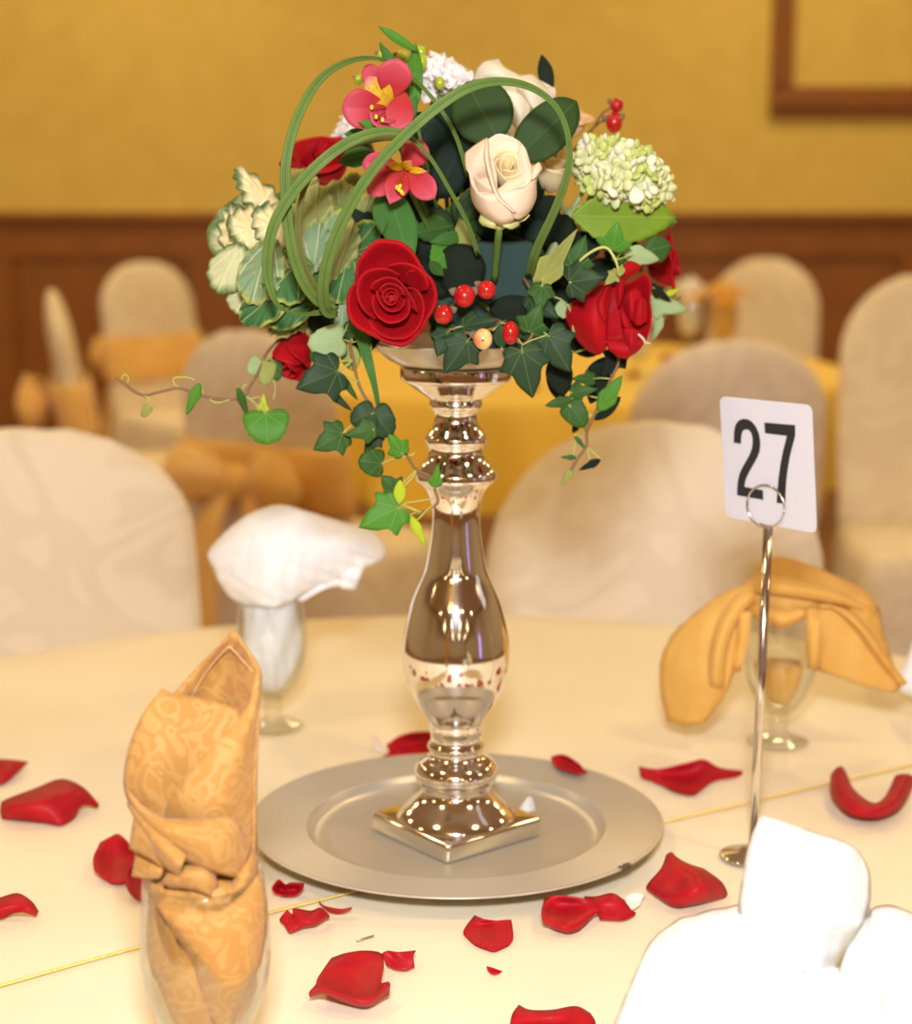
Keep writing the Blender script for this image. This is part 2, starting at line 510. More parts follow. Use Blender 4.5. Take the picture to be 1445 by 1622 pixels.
# ------------------------------------------------------------------ room shell
YW = 6.6                                   # back wall
X0, X1, Y0, ZC = -5.5, 5.5, -15.0, 3.1


def struct(name, V, F, m, parent=None, **k):
    o = mk(name, V, F, m, parent, smooth=False, **k)
    if parent is None: tag(o, kind='structure')
    return o


def lab(o, label):
    o['label'] = label
    return o


lab(struct('floor', *box(X0 - .1, X1 + .1, Y0 - .1, YW + .1, -0.1, 0), MAT['carpet']), 'brown patterned carpet floor of the banquet room')
lab(struct('ceiling', *box(X0 - .1, X1 + .1, Y0 - .1, YW + .1, ZC, ZC + .1), MAT['ceil']), 'pale plaster ceiling above the banquet room')
lab(struct('wall_back', *box(X0 - .1, X1 + .1, YW, YW + .1, 0, ZC), MAT['wall']), 'mustard papered wall behind the tables')
lab(struct('wall_left', *box(X0 - .1, X0, Y0, YW, 0, ZC), MAT['paint']), 'plain warm side wall left of the tables')
lab(struct('wall_right', *box(X1, X1 + .1, Y0, YW, 0, ZC), MAT['paint']), 'plain warm side wall right of the tables')
lab(struct('wall_front', *box(X0 - .1, X1 + .1, Y0 - .1, Y0, 0, ZC), MAT['paint']), 'plain warm wall behind the viewer')


def wx(px, y=YW): return PD(px, 300, y).x
def wz(py, y=YW): return PD(722, py, y).z


RAIL = wz(336)
o = struct('trim_1', *box(X0, X1, YW - .055, YW, RAIL - .035, RAIL), MAT['wood'], bevel=.008)
lab(o, 'brown wooden chair rail capping the wainscot')
struct('moulding', *box(X0, X1, YW - .035, YW, RAIL - .075, RAIL - .035), MAT['wood'], o, bevel=.008)
wain = thing('trim_2', 'brown wooden wainscot with recessed panels below the rail', None, (0, YW, 0))
tag(wain, kind='structure')
ZP = wz(408)                               # top of the recessed panels
BOT = 0.17
struct('backing', *box(X0, X1, YW - .008, YW, 0, RAIL - .06), MAT['wood'], wain)
struct('top_rail', *box(X0, X1, YW - .028, YW - .008, ZP, RAIL - .06), MAT['wood'], wain, bevel=.004)
struct('bottom_rail', *box(X0, X1, YW - .028, YW - .008, 0, BOT), MAT['wood'], wain, bevel=.004)
edges = [(-1090, -790), (-720, -420), (-350, -55), (15, 298), (370, 690), (760, 1172), (1246, 1430), (1500, 1790), (1860, 2150), (2220, 2500)]
pe = X0
for a, b in edges:
    xa, xb = wx(a), wx(b)
    struct('stile', *box(pe, xa, YW - .028, YW - .008, BOT, ZP), MAT['wood'], wain, bevel=.004)
    struct('panel', *box(xa + .035, xb - .035, YW - .018, YW - .006, BOT + .035, ZP - .035), MAT['wood'], wain, bevel=.006)
    pe = xb
struct('stile', *box(pe, X1, YW - .028, YW - .008, BOT, ZP), MAT['wood'], wain, bevel=.004)
lab(struct('baseboard_back', *box(X0, X1, YW - .045, YW - .0285, 0, .12), MAT['wood'], bevel=.006), 'brown baseboard under the wainscot')

fr = thing('trim_3', 'brown wooden frame moulding on the upper right wall', None, (0, YW, 0))
tag(fr, kind='structure')
fx0, fx1, fz0, fz1 = wx(1214), wx(1214) + 1.9, wz(187), 2.75
fw, fh = wx(1250) - wx(1214), wz(137) - wz(187)
for nm, a in (('rail', (fx0, fx1, fz0, fz0 + fh)), ('rail', (fx0, fx1, fz1 - fh, fz1)), ('stile', (fx0, fx0 + fw, fz0 + fh, fz1 - fh)), ('stile', (fx1 - fw, fx1, fz0 + fh, fz1 - fh))):
    p = struct(nm, *box(a[0], a[1], YW - .03, YW, a[2], a[3]), MAT['wood'], fr, bevel=.008)
    if nm == 'rail':
        c = (a[2] + a[3]) / 2
        struct('bead', *box(a[0] + .01, a[1] - .01, YW - .048, YW - .03, c - .024, c + .024), MAT['wood'], p, bevel=.009)
    else:
        c = (a[0] + a[1]) / 2
        struct('bead', *box(c - .018, c + .018, YW - .048, YW - .03, a[2], a[3]), MAT['wood'], p, bevel=.009)

# ------------------------------------------------------------------ ceiling lamps (outside the frame, they light the room)
lamp = thing('ceiling_light', 'round recessed warm ceiling lamp with white ring', 'lamp', (0, 0, ZC), group='recessed ceiling lamps')
V, F = lathe([(.135, 0), (.15, -.004), (.15, -.018), (.125, -.012), (.125, 0)], 20)
mk('ring', V, F, MAT['trimw'], lamp, local=True)
V = [(0.125 * math.cos(2 * PI * k / 16), 0.125 * math.sin(2 * PI * k / 16), -.006) for k in range(16)]
mk('lens', V, [tuple(range(16))[::-1]], MAT['lens'], lamp, local=True, smooth=False)
first = True
for y in (-13.4, -10.6, -7.8, -4.6, -0.9, 1.8, 3.8, 5.7):
    for x in (-3.9, -1.3, 1.3, 3.9):
        if first: lamp.location = (x, y, ZC); first = False
        else: dup(lamp, (x, y, ZC))

ch = thing('chandelier', 'brass ring chandelier with candle bulbs behind the viewer', 'lamp', (-0.75, -3.1, ZC))
V, F = join(tube([(0, 0, 0), (0, 0, -.55)], .01, 8, 1), lathe([(.0, -.55), (.06, -.57), (.08, -.62), (.04, -.68), (0, -.69)], 16), lathe([(.07, 0), (.07, -.02), (0, -.03)], 16))
mk('stem', V, F, MAT['brass'], ch, local=True)
for ring, (R, z, n) in enumerate(((.45, -.62, 12), (.27, -.42, 8))):
    for k in range(n):
        a = 2 * PI * k / n
        c, s = math.cos(a), math.sin(a)
        V, F = tube([(0.03 * c, 0.03 * s, z), (R * .5 * c, R * .5 * s, z - .09), (R * c, R * s, z)], .006, 6, 3)
        V2, F2 = lathe([(.0, .0), (.022, .004), (.009, .01), (.009, .05)], 8, (R * c, R * s, z))
        arm = mk('arm', *join((V, F), (V2, F2)), MAT['brass'], ch, local=True)
        V, F = lathe([(.002, .05), (.013, .065), (.013, .08), (.002, .105)], 8, (R * c, R * s, z))
        mk('bulb', V, F, MAT['bulb'], arm, local=True)

up = thing('wall_uplight', 'slim violet uplight standing by the right wall behind the viewer', 'lamp', (5.25, -4.0, 0))
mk('case', *lathe([(0, 0), (.11, 0), (.11, .12), (.08, .14), (0, .14)], 16), MAT['black'], up, local=True)
mk('tube', *lathe([(.0, .14), (.05, .14), (.05, 1.9), (0, 1.92)], 12), MAT['violet'], up, local=True)

# ------------------------------------------------------------------ round tables and cloths
def cloth_mesh(R, drop, seed, z=0.0, folds=15):
    r = random.Random(seed)
    ph = [r.uniform(0, 6.28) for _ in range(6)]
    V, F = [], []
    seg = 180
    radii = [(0.02, 0)] + [(R * k / 14, 0) for k in range(1, 14)] + [(R - .012, 0), (R, -.004), (R + .008, -.02)]
    for k in range(1, 9): radii.append((R + .012 + .028 * (k / 8), -.02 - (drop - .02) * k / 8))
    for i, (q, dz) in enumerate(radii):
        for k in range(seg):
            a = 2 * PI * k / seg
            rr, zz = q, dz
            if dz < -.021:
                t = -dz / drop
                rr += t * (.034 * math.sin(folds * a + ph[0]) + .018 * math.sin((folds * 2 - 5) * a + ph[1]))
            elif q < R - .03:
                x, y = q * math.cos(a), q * math.sin(a)
                zz += .0005 * math.sin(23 * x + 9 * y + ph[2]) + .0005 * math.sin(-12 * x + 31 * y + ph[3]) + .0003 * math.sin(52 * y + 7 * x)
                zz += .0009 * math.exp(-((x * .34 + y - .12) / .006) ** 2) + .0009 * math.exp(-((x - .28 * y + .31) / .006) ** 2)
            V.append((rr * math.cos(a), rr * math.sin(a), z + zz))
    F = gridfaces(len(radii), seg, True)
    F.append(tuple(range(seg))[::-1])
    return V, F


def banquet_table(loc, R, label):
    t = thing('banquet_table', label, 'table', (loc[0], loc[1], 0))
    V, F = lathe([(0, TT - .035), (R, TT - .035), (R, TT - .006), (0, TT - .006)], 64)
    mk('tabletop', V, F, MAT['wood'], t, local=True, smooth=False)
    for sx in (-1, 1):
        for sy in (-1, 1):
            V, F = tube([(sx * .42, sy * .3, TT - .035), (sx * .42, sy * .38, 0)], .014, 8, 1)
            mk('leg', V, F, MAT['chrome'], t, local=True)
    return t


TX, TY = 0.28, 3.5                         # the far table
TX, TY = PD(889, 600, 3.5).x, 3.5
banquet_table((0, 0), 0.74, 'round banquet table hidden under the cream cloth')
banquet_table((TX, TY), 0.74, 'round banquet table hidden under the gold cloth')
V, F = cloth_mesh(.758, .262, 3)
tc = tag(mk('tablecloth', [(a, b, TT + c) for a, b, c in V], F, MAT['cloth']), 'cream tablecloth with thin gold thread line, scattered with red petals', 'tablecloth')
# gold metallic thread line woven across the cloth
pts = [(-60, 1577), (0, 1561), (120, 1527), (230, 1497), (320, 1473), (440, 1442), (560, 1412), (700, 1380), (880, 1341), (1055, 1301), (1200, 1267), (1330, 1237), (1445, 1210), (1560, 1184)]
V, F = [], []
for i, (a, b) in enumerate(pts):
    p = PZ(a, b, TT + .0022); n = PZ(*pts[min(i + 1, len(pts) - 1)], TT + .0022); q = PZ(*pts[max(i - 1, 0)], TT + .0022)
    s = Vector((-(n - q).y, (n - q).x, 0)).normalized() * .0019
    V += [p + s, p + Vector((0, 0, .0007)), p - s]
mk('gold_thread_line', V, gridfaces(len(pts), 3), MAT['thread'], tc, solid=.0004)
V, F = cloth_mesh(.758, .262, 8)
tag(mk('tablecloth', [(a + TX, b + TY, TT + c) for a, b, c in V], F, MAT['goldcloth']), 'plain bright gold tablecloth on the blurred far table', 'tablecloth')


# ------------------------------------------------------------------ covered chairs
def hull(zs, seg=40):
    "loft of superellipse sections: (z, half width, half depth, y centre, power)"
    V = []
    for z, hw, hd, yc, pw, wave in zs:
        for k in range(seg):
            a = 2 * PI * k / seg
            c, s = math.cos(a), math.sin(a)
            x = hw * math.copysign(abs(c) ** (2 / pw), c); y = hd * math.copysign(abs(s) ** (2 / pw), s)
            f = 1 + wave * math.sin(9 * a + 1.0) + wave * .5 * math.sin(17 * a)
            V.append((x * f, yc + y * f, z))
    n = len(zs)
    F = gridfaces(n, seg, True)
    F.append(tuple(range(seg))[::-1]); F.append(tuple((n - 1) * seg + k for k in range(seg)))
    return V, F


def make_chair(label, group=None, sash=True, back=.95, hw=.20, squ=0.5):
    t = thing('banquet_chair', label, 'chair', (0, 0, 0), 0, group)
    # local: seat faces +y, back at -y
    zs = [(0.0, .255, .265, 0, 5, .03), (.12, .247, .255, 0, 5, .022), (.3, .235, .242, 0, 5, .012), (.42, .225, .232, 0, 5, .004), (.455, .220, .227, 0, 5, 0), (.468, .205, .21, 0, 5, 0), (.474, .16, .17, 0, 4, 0), (.476, .06, .06, 0, 3, 0)]
    mk('skirt', *hull(zs), MAT['cover'], t, local=True)
    zs = []
    for k in range(15):
        u = k / 14
        z = .44 + (back - .44) * (1 - (1 - u) ** 1.6)
        top = max(0.0, (z - (back - hw * (1 - squ * .35))) / (hw * (1 - squ * .35)))
        f = math.sqrt(max(0, 1 - top ** (2.2))) if top < 1 else 0.02
        yc = -.195 - .16 * (z - .44)
        zs.append((z, max(hw * f * (1.03 - .06 * u), .012), .036 * max(f, .25), yc, 2.6, .004))
    bk = mk('back_cover', *hull(zs), MAT['cover'], t, local=True)
    # hem seam that runs round the edge of the back
    P = [(q[1] * 1.0, q[3] + .0, q[0]) for q in zs[2:-1]]
    P = P + [(-a, b, c) for a, b, c in P[::-1]]
    mk('seam', *tube(P, .004, 6, 1), MAT['cover'], bk, local=True)
    if sash:
        zs = []
        for z in (.57, .585, .64, .70, .715):
            k = .012 if z in (.57, .715) else .019
            zs.append((z, hw * 1.0 + k * .6, .036 + k, -.195 - .16 * (z - .44), 2.8, .01))
        V, F = hull(zs); F = F[:-2]
        sh = mk('sash', V, F, MAT['organza'], t, local=True, solid=.004)
        yb = -.195 - .16 * .2 - .075
        for s in (-1, 1):
            loop = [[(s * .01, yb, .66), (s * .01, yb - .01, .64), (s * .01, yb, .62)],
                    [(s * .08, yb - .05, .71), (s * .09, yb - .075, .66), (s * .08, yb - .05, .60)],
                    [(s * .15, yb - .05, .705), (s * .17, yb - .06, .64), (s * .145, yb - .05, .58)],
                    [(s * .12, yb - .01, .69), (s * .15, yb - .005, .64), (s * .12, yb - .01, .60)],
                    [(s * .02, yb + .01, .65), (s * .02, yb + .01, .64), (s * .02, yb + .01, .63)]]
            V, F, uv = surf(loop, 4)
            mk('bow_loop', V, F, MAT['organza'], sh, local=True, solid=.003)
            tail = [[(s * .005, yb - .01, .65), (s * .03, yb - .02, .64)], [(s * .03, yb - .04, .54), (s * .10, yb - .04, .55)], [(s * .05, yb - .03, .40), (s * .14, yb - .04, .42)], [(s * .06, yb - .04, .24), (s * .17, yb - .04, .29)]]
            V, F, uv = surf(tail, 4)
            mk('bow_tail', V, F, MAT['organza'], sh, local=True, solid=.003)
        V, F = ball((0, yb - .02, .64), .035, 12, 8, Matrix.Diagonal((1, .7, 1.1)))
        mk('knot', V, F, MAT['organza'], sh, local=True)
    return t


def place(t, px, py_top, D_y, tx, ty, back=.95):
    "stand the chair so that its back top shows at that pixel column at depth D_y, facing (tx,ty)"
    p = PD(px, py_top, D_y)
    d = Vector((tx - p.x, ty - p.y, 0)).normalized()
    t.location = (p.x + d.x * .27, p.y + d.y * .27, 0)
    t.rotation_euler = (0, 0, math.atan2(d.y, d.x) - PI / 2)
    return t


place(make_chair('large pale covered chair at the cream table, left of the white napkin goblet', None, False, .95, .225, .95), 20, 690, .93, -.18, -.2)
place(make_chair('large cream covered chair at the cream table, behind the number card', None, False, .955, .215, .15), 1040, 678, .96, 0.12, -.1)
place(make_chair('covered chair with gold bow, backed to the viewer, left of the candlestick', 'chairs at the far table'), 396, 520, 2.38, TX, TY)
place(make_chair('covered chair with shaded back directly behind the number card', 'chairs at the far table', False), 1163, 540, 2.16, TX, TY)
place(make_chair('narrow covered chair seen side on at the far left', 'chairs at the far table'), 85, 462, 3.6, 1.3, 4.1)
place(make_chair('tall covered chair with gold sash before the wood panelling, left side', 'chairs at the far table', True, .96, .19), 228, 420, 4.9, 0.9, 3.0, .96)
place(make_chair('round topped covered chair behind the far gold table', 'chairs at the far table', False, .95, .2, 0), 1215, 407, 5.35, TX + .1, TY)
place(make_chair('tall covered chair with round back and visible seat at the right edge', 'chairs at the far table', False, 1.035, .20, 0), 1474, 432, 2.88, 1.05, 0.2)

# ------------------------------------------------------------------ charger plate
prof = [(0, .0045), (.10, .0045), (.112, .0055), (.1165, .009), (.119, .0125)]
for k in range(24):
    r = .1195 + k * (.1635 - .1195) / 24
    z = .0132 + (k / 24) * .004
    prof += [(r, z), (r + .0006, z + .0007), (r + .0012, z + .0007)]
prof += [(.1640, .0178), (.1652, .0176), (.1655, .0166), (.1640, .0158), (.12, .0105), (.113, .0035), (.10, .0012), (0, .0012)]
plate = mk('charger_plate', *lathe(prof, 128, (0, 0, TT + .001)), MAT['champagne'])
tag(plate, 'round champagne coloured charger plate with ribbed rim under the candlestick', 'plate')
pc = PZ(990, 1376, TT + .017)
a0 = math.atan2(pc.y, pc.x)
V, F = [], []
for i in range(7):
    a = a0 - .035 + .07 * i / 6
    k = 1 if 0 < i < 6 else .4
    for r, z in ((.1625 - .0012 * math.sin(i * 2.1), .0185), (.1645, .0190), (.1660, .0180), (.1662, .0162)):
        V.append((r * math.cos(a) , r * math.sin(a), TT + .001 + z))
lab(mk('chipped_edge', V, gridfaces(7, 4), MAT['chip'], plate, solid=.0004), 'small dark chip on the rim')
PLZ = TT + .0055

# ------------------------------------------------------------------ candlestick: heights and half widths read off its outline
def zp(py, y=0.0): return PD(722, py, y).z
cs = thing('candlestick', 'tall silver mercury glass candlestick with turned stem and square foot on the plate', 'candlestick', (0, 0, PLZ))
kx = 1 / scale_at((0, 0, TT + .2))
prof = []
for py, hw in ((1297, 95), (1289, 93.5), (1278, 84), (1266, 70), (1256, 60), (1250, 56.5), (1245, 55), (1240, 58), (1234, 62.5), (1226, 66), (1218, 66.5), (1210, 63), (1203, 57), (1197, 46), (1190, 41.5), (1185, 43.5), (1181, 45.5), (1177, 44), (1172, 40.5), (1165, 40), (1157, 41.5), (1152, 42.5), (1147, 42), (1141, 42.5), (1134, 47), (1126, 53), (1116, 59.5), (1106, 65), (1094, 71.5), (1083, 76.3), (1072, 80), (1061, 83), (1050, 84.8), (1039, 85.7), (1028, 85.7), (1017, 84.8), (1006, 83.3), (995, 81.5), (980, 78), (965, 74), (951, 69.8), (935, 63), (920, 56), (906, 50), (890, 46.5), (870, 42.8), (848, 39.5), (826, 37.6), (810, 37.4), (795, 39.5), (781, 44), (772, 49.5), (765, 56), (761, 61.5), (757, 64), (750, 64.3), (745, 63), (738, 57), (730, 50.5), (722, 45.5), (716, 43), (711, 42.8), (706, 44), (702, 47), (698, 48.5), (693, 48.8), (688, 46.5), (680, 41), (672, 36.5), (664, 33.6), (657, 33.5), (652, 35), (648, 38.5), (644, 41), (640, 42), (636, 41.3), (632, 40.3)):
    z = zp(py) - PLZ
    prof.append((hw / scale_at((0, 0, z + PLZ)), z))
prof = [tuple(p) for p in crom(np.array(prof), 2)]
mk('baluster', *lathe([(0, prof[0][1])] + prof + [(0, prof[-1][1])], 72), MAT['mercury'], cs, local=True)
prof = []
for py, hw in ((634, 40), (629, 44), (624, 52), (618, 61), (612, 69), (607, 77), (603, 84), (600, 87.5), (597, 88.4), (590, 88.6), (584, 88.8), (580, 88.4), (579, 87), (578.6, 84), (578.6, 60), (578.6, 40)):
    z = zp(py) - PLZ
    prof.append((hw / scale_at((0, 0, z + PLZ)), z))
mk('candle_cup', *lathe([(0, prof[0][1])] + prof + [(0, prof[-1][1])], 72), MAT['mercury'], cs, local=True)
CUPZ = zp(578.6)
bm = bmesh.new()
hb = .0497
r = bmesh.ops.create_cube(bm, size=1.0, matrix=Matrix.Translation((0, 0, .0078)) @ Matrix.Diagonal((2 * hb, 2 * hb, .0156, 1)))
bmesh.ops.bevel(bm, geom=[e for e in bm.edges if abs(e.verts[0].co.z - e.verts[1].co.z) > .01], offset=.005, segments=4, profile=.5, affect='EDGES')
bmesh.ops.bevel(bm, geom=[e for e in bm.edges if abs(e.verts[0].co.z - e.verts[1].co.z) < 1e-4], offset=.003, segments=3, profile=.5, affect='EDGES')
me = bpy.data.meshes.new('square_foot'); bm.to_mesh(me); bm.free(); me.materials.append(MAT['mercury'])
for p in me.polygons: p.use_smooth = True
fo = bpy.data.objects.new('square_foot', me); COL.objects.link(fo); fo.parent = cs
fo.rotation_euler = (0, 0, math.radians(45 - 5.5))


# ------------------------------------------------------------------ goblets
def make_goblet(label, loc, k=1.0, group='footed water goblets'):
    t = thing('water_goblet', label, 'glass', loc, 0, group)
    out = [(.010, .034), (.016, .037), (.023, .045), (.029, .056), (.0345, .070), (.0375, .083), (.0388, .095), (.0386, .107), (.0378, .120), (.0366, .133), (.0356, .1445)]
    inn = [(.0343, .1445), (.0353, .133), (.0365, .120), (.0373, .107), (.0374, .095), (.0361, .083), (.033, .070), (.0275, .057), (.021, .047), (.013, .041), (0, .040)]
    pr = [(r * k, z * k) for r, z in crom(np.array(out + inn), 2)]
    mk('bowl', *lathe(pr, 56), MAT['glass'], t, local=True)
    foot = [(0, .001), (.030, .001), (.0325, .002), (.0328, .0038), (.030, .0052), (.022, .0075), (.014, .011), (.0085, .016), (.0075, .019), (.0105, .022), (.0115, .025), (.0095, .029), (.009, .032), (.010, .034), (0, .034)]
    mk('foot', *lathe([(r * k, z * k) for r, z in foot], 48), MAT['glass'], t, local=True)
    return t


def tucked(parent, loc, k, m, seed, top=.140, squ=.93, cone=0.0):
    "crumpled part of a napkin that fills a goblet bowl"
    r = random.Random(seed)
    ph = [r.uniform(0, 6.28) for _ in range(5)]
    base = [(.004, .0435), (.012, .0455), (.0195, .051), (.0265, .062), (.0318, .075), (.0348, .088), (.0356, .100), (.0354, .112), (.0346, .124), (.0336, .136), (.0325, .148)]
    V, seg = [], 72
    for rr, z in base:
        if z > top + .012: continue
        for j in range(seg):
            a = 2 * PI * j / seg
            d = .055 * math.sin(3 * a + ph[0] + z * 55) + .045 * math.sin(5 * a + ph[1] - z * 70) + .05 * abs(math.sin(4 * a + ph[2] + z * 45)) + .025 * math.sin(11 * a + ph[3] + z * 90)
            q = rr * squ * (1 - cone) * (1 + min(.0, d - .10) * 1.5)
            V.append((loc[0] + q * k * math.cos(a), loc[1] + q * k * math.sin(a), loc[2] + z * k))
    n = len(V) // seg
    F = gridfaces(n, seg, True)
    F.append(tuple(range(seg))[::-1]); F.append(tuple((n - 1) * seg + j for j in range(seg)))
    return mk('tucked_end', V, F, m, parent)


# G1 front left, G2 back left, G3 back right, G4 front right
g1 = PD(322, 1389, -.425); g1 = Vector((g1.x, -.425, TT + .0015)); K1 = (PD(322, 1389, -.425).z - TT - .0015) / .1445
p = PZ(443, 1156, TT); g2 = Vector((PD(431, 1030, p.y).x, p.y, TT + .0015)); K2 = (PD(431, 955, p.y).z - TT) / .1445
p = PZ(1232, 1180, TT); g3 = Vector((p.x, p.y, TT + .0015)); K3 = (PD(1232, 972, p.y).z - TT) / .1445
g4 = Vector((PD(1290, 1560, -.43).x, -.43, TT + .0015)); K4 = 0.84
print('goblets', g1, K1, g2, K2, g3, K3, g4)
make_goblet('stemmed goblet in front left holding the standing gold napkin', g1, K1)
make_goblet('stemmed goblet at the back left holding the white napkin', g2, K2)
make_goblet('stemmed goblet at the back right under the drooping gold napkin', g3, K3)
make_goblet('stemmed goblet at the front right hidden by the white napkin', g4, K4)

# gold napkin, front left: rolled cone with folds, standing in the goblet
GN = MAT['goldnap']
n1 = thing('gold_napkin', 'gold damask napkin rolled to a point, standing in the front left goblet', 'napkin', (g1.x, g1.y, g1.z + .04))
Y1 = g1.y
tucked(n1, g1, K1, GN, 5, .150, .97)
sheet_d('inner_roll', [[(350, 1020, .020), (370, 1002, .018), (387, 1022, .014)], [(315, 1055, .024), (360, 1052, .030), (410, 1056, .008)], [(284, 1090, .020), (345, 1095, .034), (412, 1086, .002)], [(250, 1130, .016), (330, 1150, .036), (410, 1140, .0)], [(215, 1230, .012), (320, 1230, .032), (405, 1230, 0)], [(225, 1330, .012), (320, 1330, .03), (404, 1330, 0)], [(250, 1400, .012), (320, 1400, .025), (398, 1400, 0)]], Y1, GN, n1, 5)
sheet_d('left_fold', [[(256, 1091, .008), (276, 1099, .010), (322, 1107, .016), (382, 1124, .018)], [(225, 1133, .002), (265, 1140, .0), (320, 1150, .006), (390, 1160, .010)], [(203, 1190, 0), (250, 1195, -.006), (310, 1205, 0), (385, 1215, .006)], [(197, 1245, .002), (235, 1255, -.007), (280, 1262, -.002), (355, 1270, .004)], [(213, 1290, .004), (250, 1300, -.003), (290, 1305, 0), (345, 1312, .004)], [(235, 1345, .006), (265, 1350, .0), (300, 1355, .002), (350, 1360, .004)]], Y1, GN, n1, 5)
sheet_d('lapel', [[(407, 1047, .002), (411, 1060, -.001), (413, 1075, .002)], [(396, 1112, -.006), (405, 1120, -.005), (410.5, 1125, .004)], [(362, 1158, -.013), (388, 1170, -.012), (407.5, 1180, .004)], [(312, 1208, -.018), (365, 1225, -.019), (406, 1235, .004)], [(272, 1262, -.018), (345, 1275, -.024), (405.5, 1290, .004)], [(262, 1295, -.012), (340, 1320, -.022), (406.5, 1345, .004)], [(290, 1340, -.008), (345, 1365, -.016), (409, 1395, .004)]], Y1, GN, n1, 5)
sheet_d('cuff', [[(199, 1246, -.010), (229, 1279, -.020), (262, 1296, -.027), (319, 1298, -.031), (366, 1296, -.027), (388, 1325, -.018), (397, 1342, -.012)],
                 [(201, 1258, -.011), (232, 1293, -.026), (266, 1314, -.036), (320, 1322, -.041), (362, 1328, -.034), (383, 1347, -.022), (393, 1356, -.014)],
                 [(205, 1268, -.008), (236, 1308, -.024), (274, 1338, -.035), (325, 1352, -.040), (358, 1360, -.033), (377, 1370, -.022), (388, 1372, -.014)],
                 [(209, 1276, -.004), (241, 1321, -.016), (284, 1362, -.026), (328, 1377, -.031), (352, 1384, -.027), (370, 1389, -.02), (383, 1390, -.012)]], Y1, GN, n1, 4)
sheet_d('upper_twist', [[(205, 1262, -.006), (238, 1300, -.024), (270, 1334, -.036), (296, 1356, -.040)], [(203, 1275, -.008), (234, 1318, -.028), (262, 1352, -.040), (288, 1372, -.044)], [(208, 1284, -.002), (236, 1334, -.016), (258, 1368, -.028), (284, 1388, -.032)]], Y1, GN, n1, 4)
sheet_d('corner', [[(214, 1290, -.010), (224, 1300, -.016), (248, 1336, -.026)], [(209, 1320, -.014), (230, 1330, -.022), (254, 1352, -.028)], [(205, 1344, -.012), (230, 1356, -.018), (260, 1376, -.024)]], Y1, GN, n1, 4)
sheet_d('corner', [[(216, 1348, -.004), (232, 1358, -.010), (258, 1374, -.022)], [(213, 1368, -.006), (232, 1374, -.014), (256, 1384, -.024)], [(209, 1388, -.004), (230, 1391, -.012), (254, 1391, -.022)]], Y1, GN, n1, 4)
sheet_d('knot_fold', [[(262, 1385, -.026), (290, 1372, -.036), (322, 1374, -.038), (340, 1382, -.030)], [(258, 1398, -.030), (290, 1388, -.041), (326, 1390, -.043), (344, 1402, -.032)], [(266, 1408, -.026), (300, 1408, -.036), (330, 1418, -.036), (336, 1430, -.024)]], Y1 + .006, GN, n1, 4)
sheet_d('knot_fold', [[(396, 1340, -.010), (384, 1366, -.018), (372, 1392, -.022), (356, 1424, -.020)], [(404, 1352, -.010), (394, 1378, -.021), (380, 1404, -.027), (352, 1436, -.024)], [(409, 1362, -.002), (404, 1392, -.014), (388, 1418, -.020), (360, 1440, -.018)]], Y1 + .004, GN, n1, 4)
sheet_d('pouch', [[(262, 1410, -.024), (300, 1428, -.030), (345, 1440, -.030), (385, 1415, -.024), (412, 1380, -.012)],
                  [(250, 1432, -.027), (290, 1458, -.035), (340, 1470, -.0375), (390, 1450, -.031), (420, 1420, -.016)],
                  [(262, 1460, -.027), (300, 1490, -.035), (345, 1500, -.0378), (392, 1490, -.031), (421, 1470, -.016)],
                  [(290, 1500, -.027), (315, 1525, -.033), (350, 1540, -.0355), (388, 1535, -.029), (413, 1520, -.016)],
                  [(304, 1530, -.023), (322, 1560, -.028), (350, 1575, -.030), (378, 1575, -.025), (396, 1560, -.014)],
                  [(322, 1560, -.016), (330, 1600, -.020), (345, 1630, -.020), (360, 1630, -.017), (372, 1610, -.010)]], Y1, GN, n1, 4)
sheet_d('gathered_fold', [[(238, 1398, -.012), (250, 1402, -.020), (258, 1405, -.024)], [(240, 1440, -.014), (256, 1450, -.024), (268, 1462, -.028)], [(246, 1480, -.014), (268, 1495, -.026), (288, 1515, -.029)], [(258, 1520, -.013), (278, 1535, -.024), (300, 1552, -.026)], [(276, 1560, -.010), (292, 1570, -.019), (308, 1580, -.020)]], Y1, GN, n1, 4)

# stitched hem lines inside the roll
for q in ([(303, 1106, .0285), (322, 1072, .0270), (345, 1042, .0240), (364, 1024, .0190)], [(364, 1024, .0190), (382, 1044, .0190), (402, 1066, .0120)]):
    mk('hem_stitch', *tube([PD(a, b, Y1 + c - .0016) for a, b, c in q], .00035, 5, 3), MAT['peach'], n1)

# white napkin, back left
WN = MAT['whitenap']
n2 = thing('white_napkin', 'white napkin fanned to both sides of the back left goblet', 'napkin', (g2.x, g2.y, g2.z + .04))
tucked(n2, g2, K2, WN, 9, .150, .96)
Y2 = g2.y
sheet_d('front_flop', [[(334, 868, .012), (362, 838, .006), (400, 812, .0), (445, 800, 0), (490, 812, .004), (540, 826, .010), (588, 842, .014), (610, 862, .012)],
                       [(330, 880, .0), (362, 868, -.016), (405, 850, -.026), (445, 845, -.028), (490, 850, -.022), (540, 856, -.014), (585, 864, -.004), (612, 876, .002)],
                       [(342, 912, -.002), (368, 905, -.018), (405, 895, -.032), (440, 892, -.036), (478, 890, -.030), (520, 884, -.020), (562, 884, -.010), (600, 890, -.004)],
                       [(356, 936, .0), (378, 935, -.016), (408, 932, -.032), (440, 930, -.036), (470, 922, -.030), (505, 910, -.020), (540, 902, -.012), (578, 898, -.006)],
                       [(372, 950, .004), (388, 958, -.010), (412, 962, -.026), (440, 962, -.030), (466, 950, -.024), (490, 934, -.016), (520, 922, -.010), (560, 905, -.006)]], Y2, WN, n2, 4, wob=.0022)
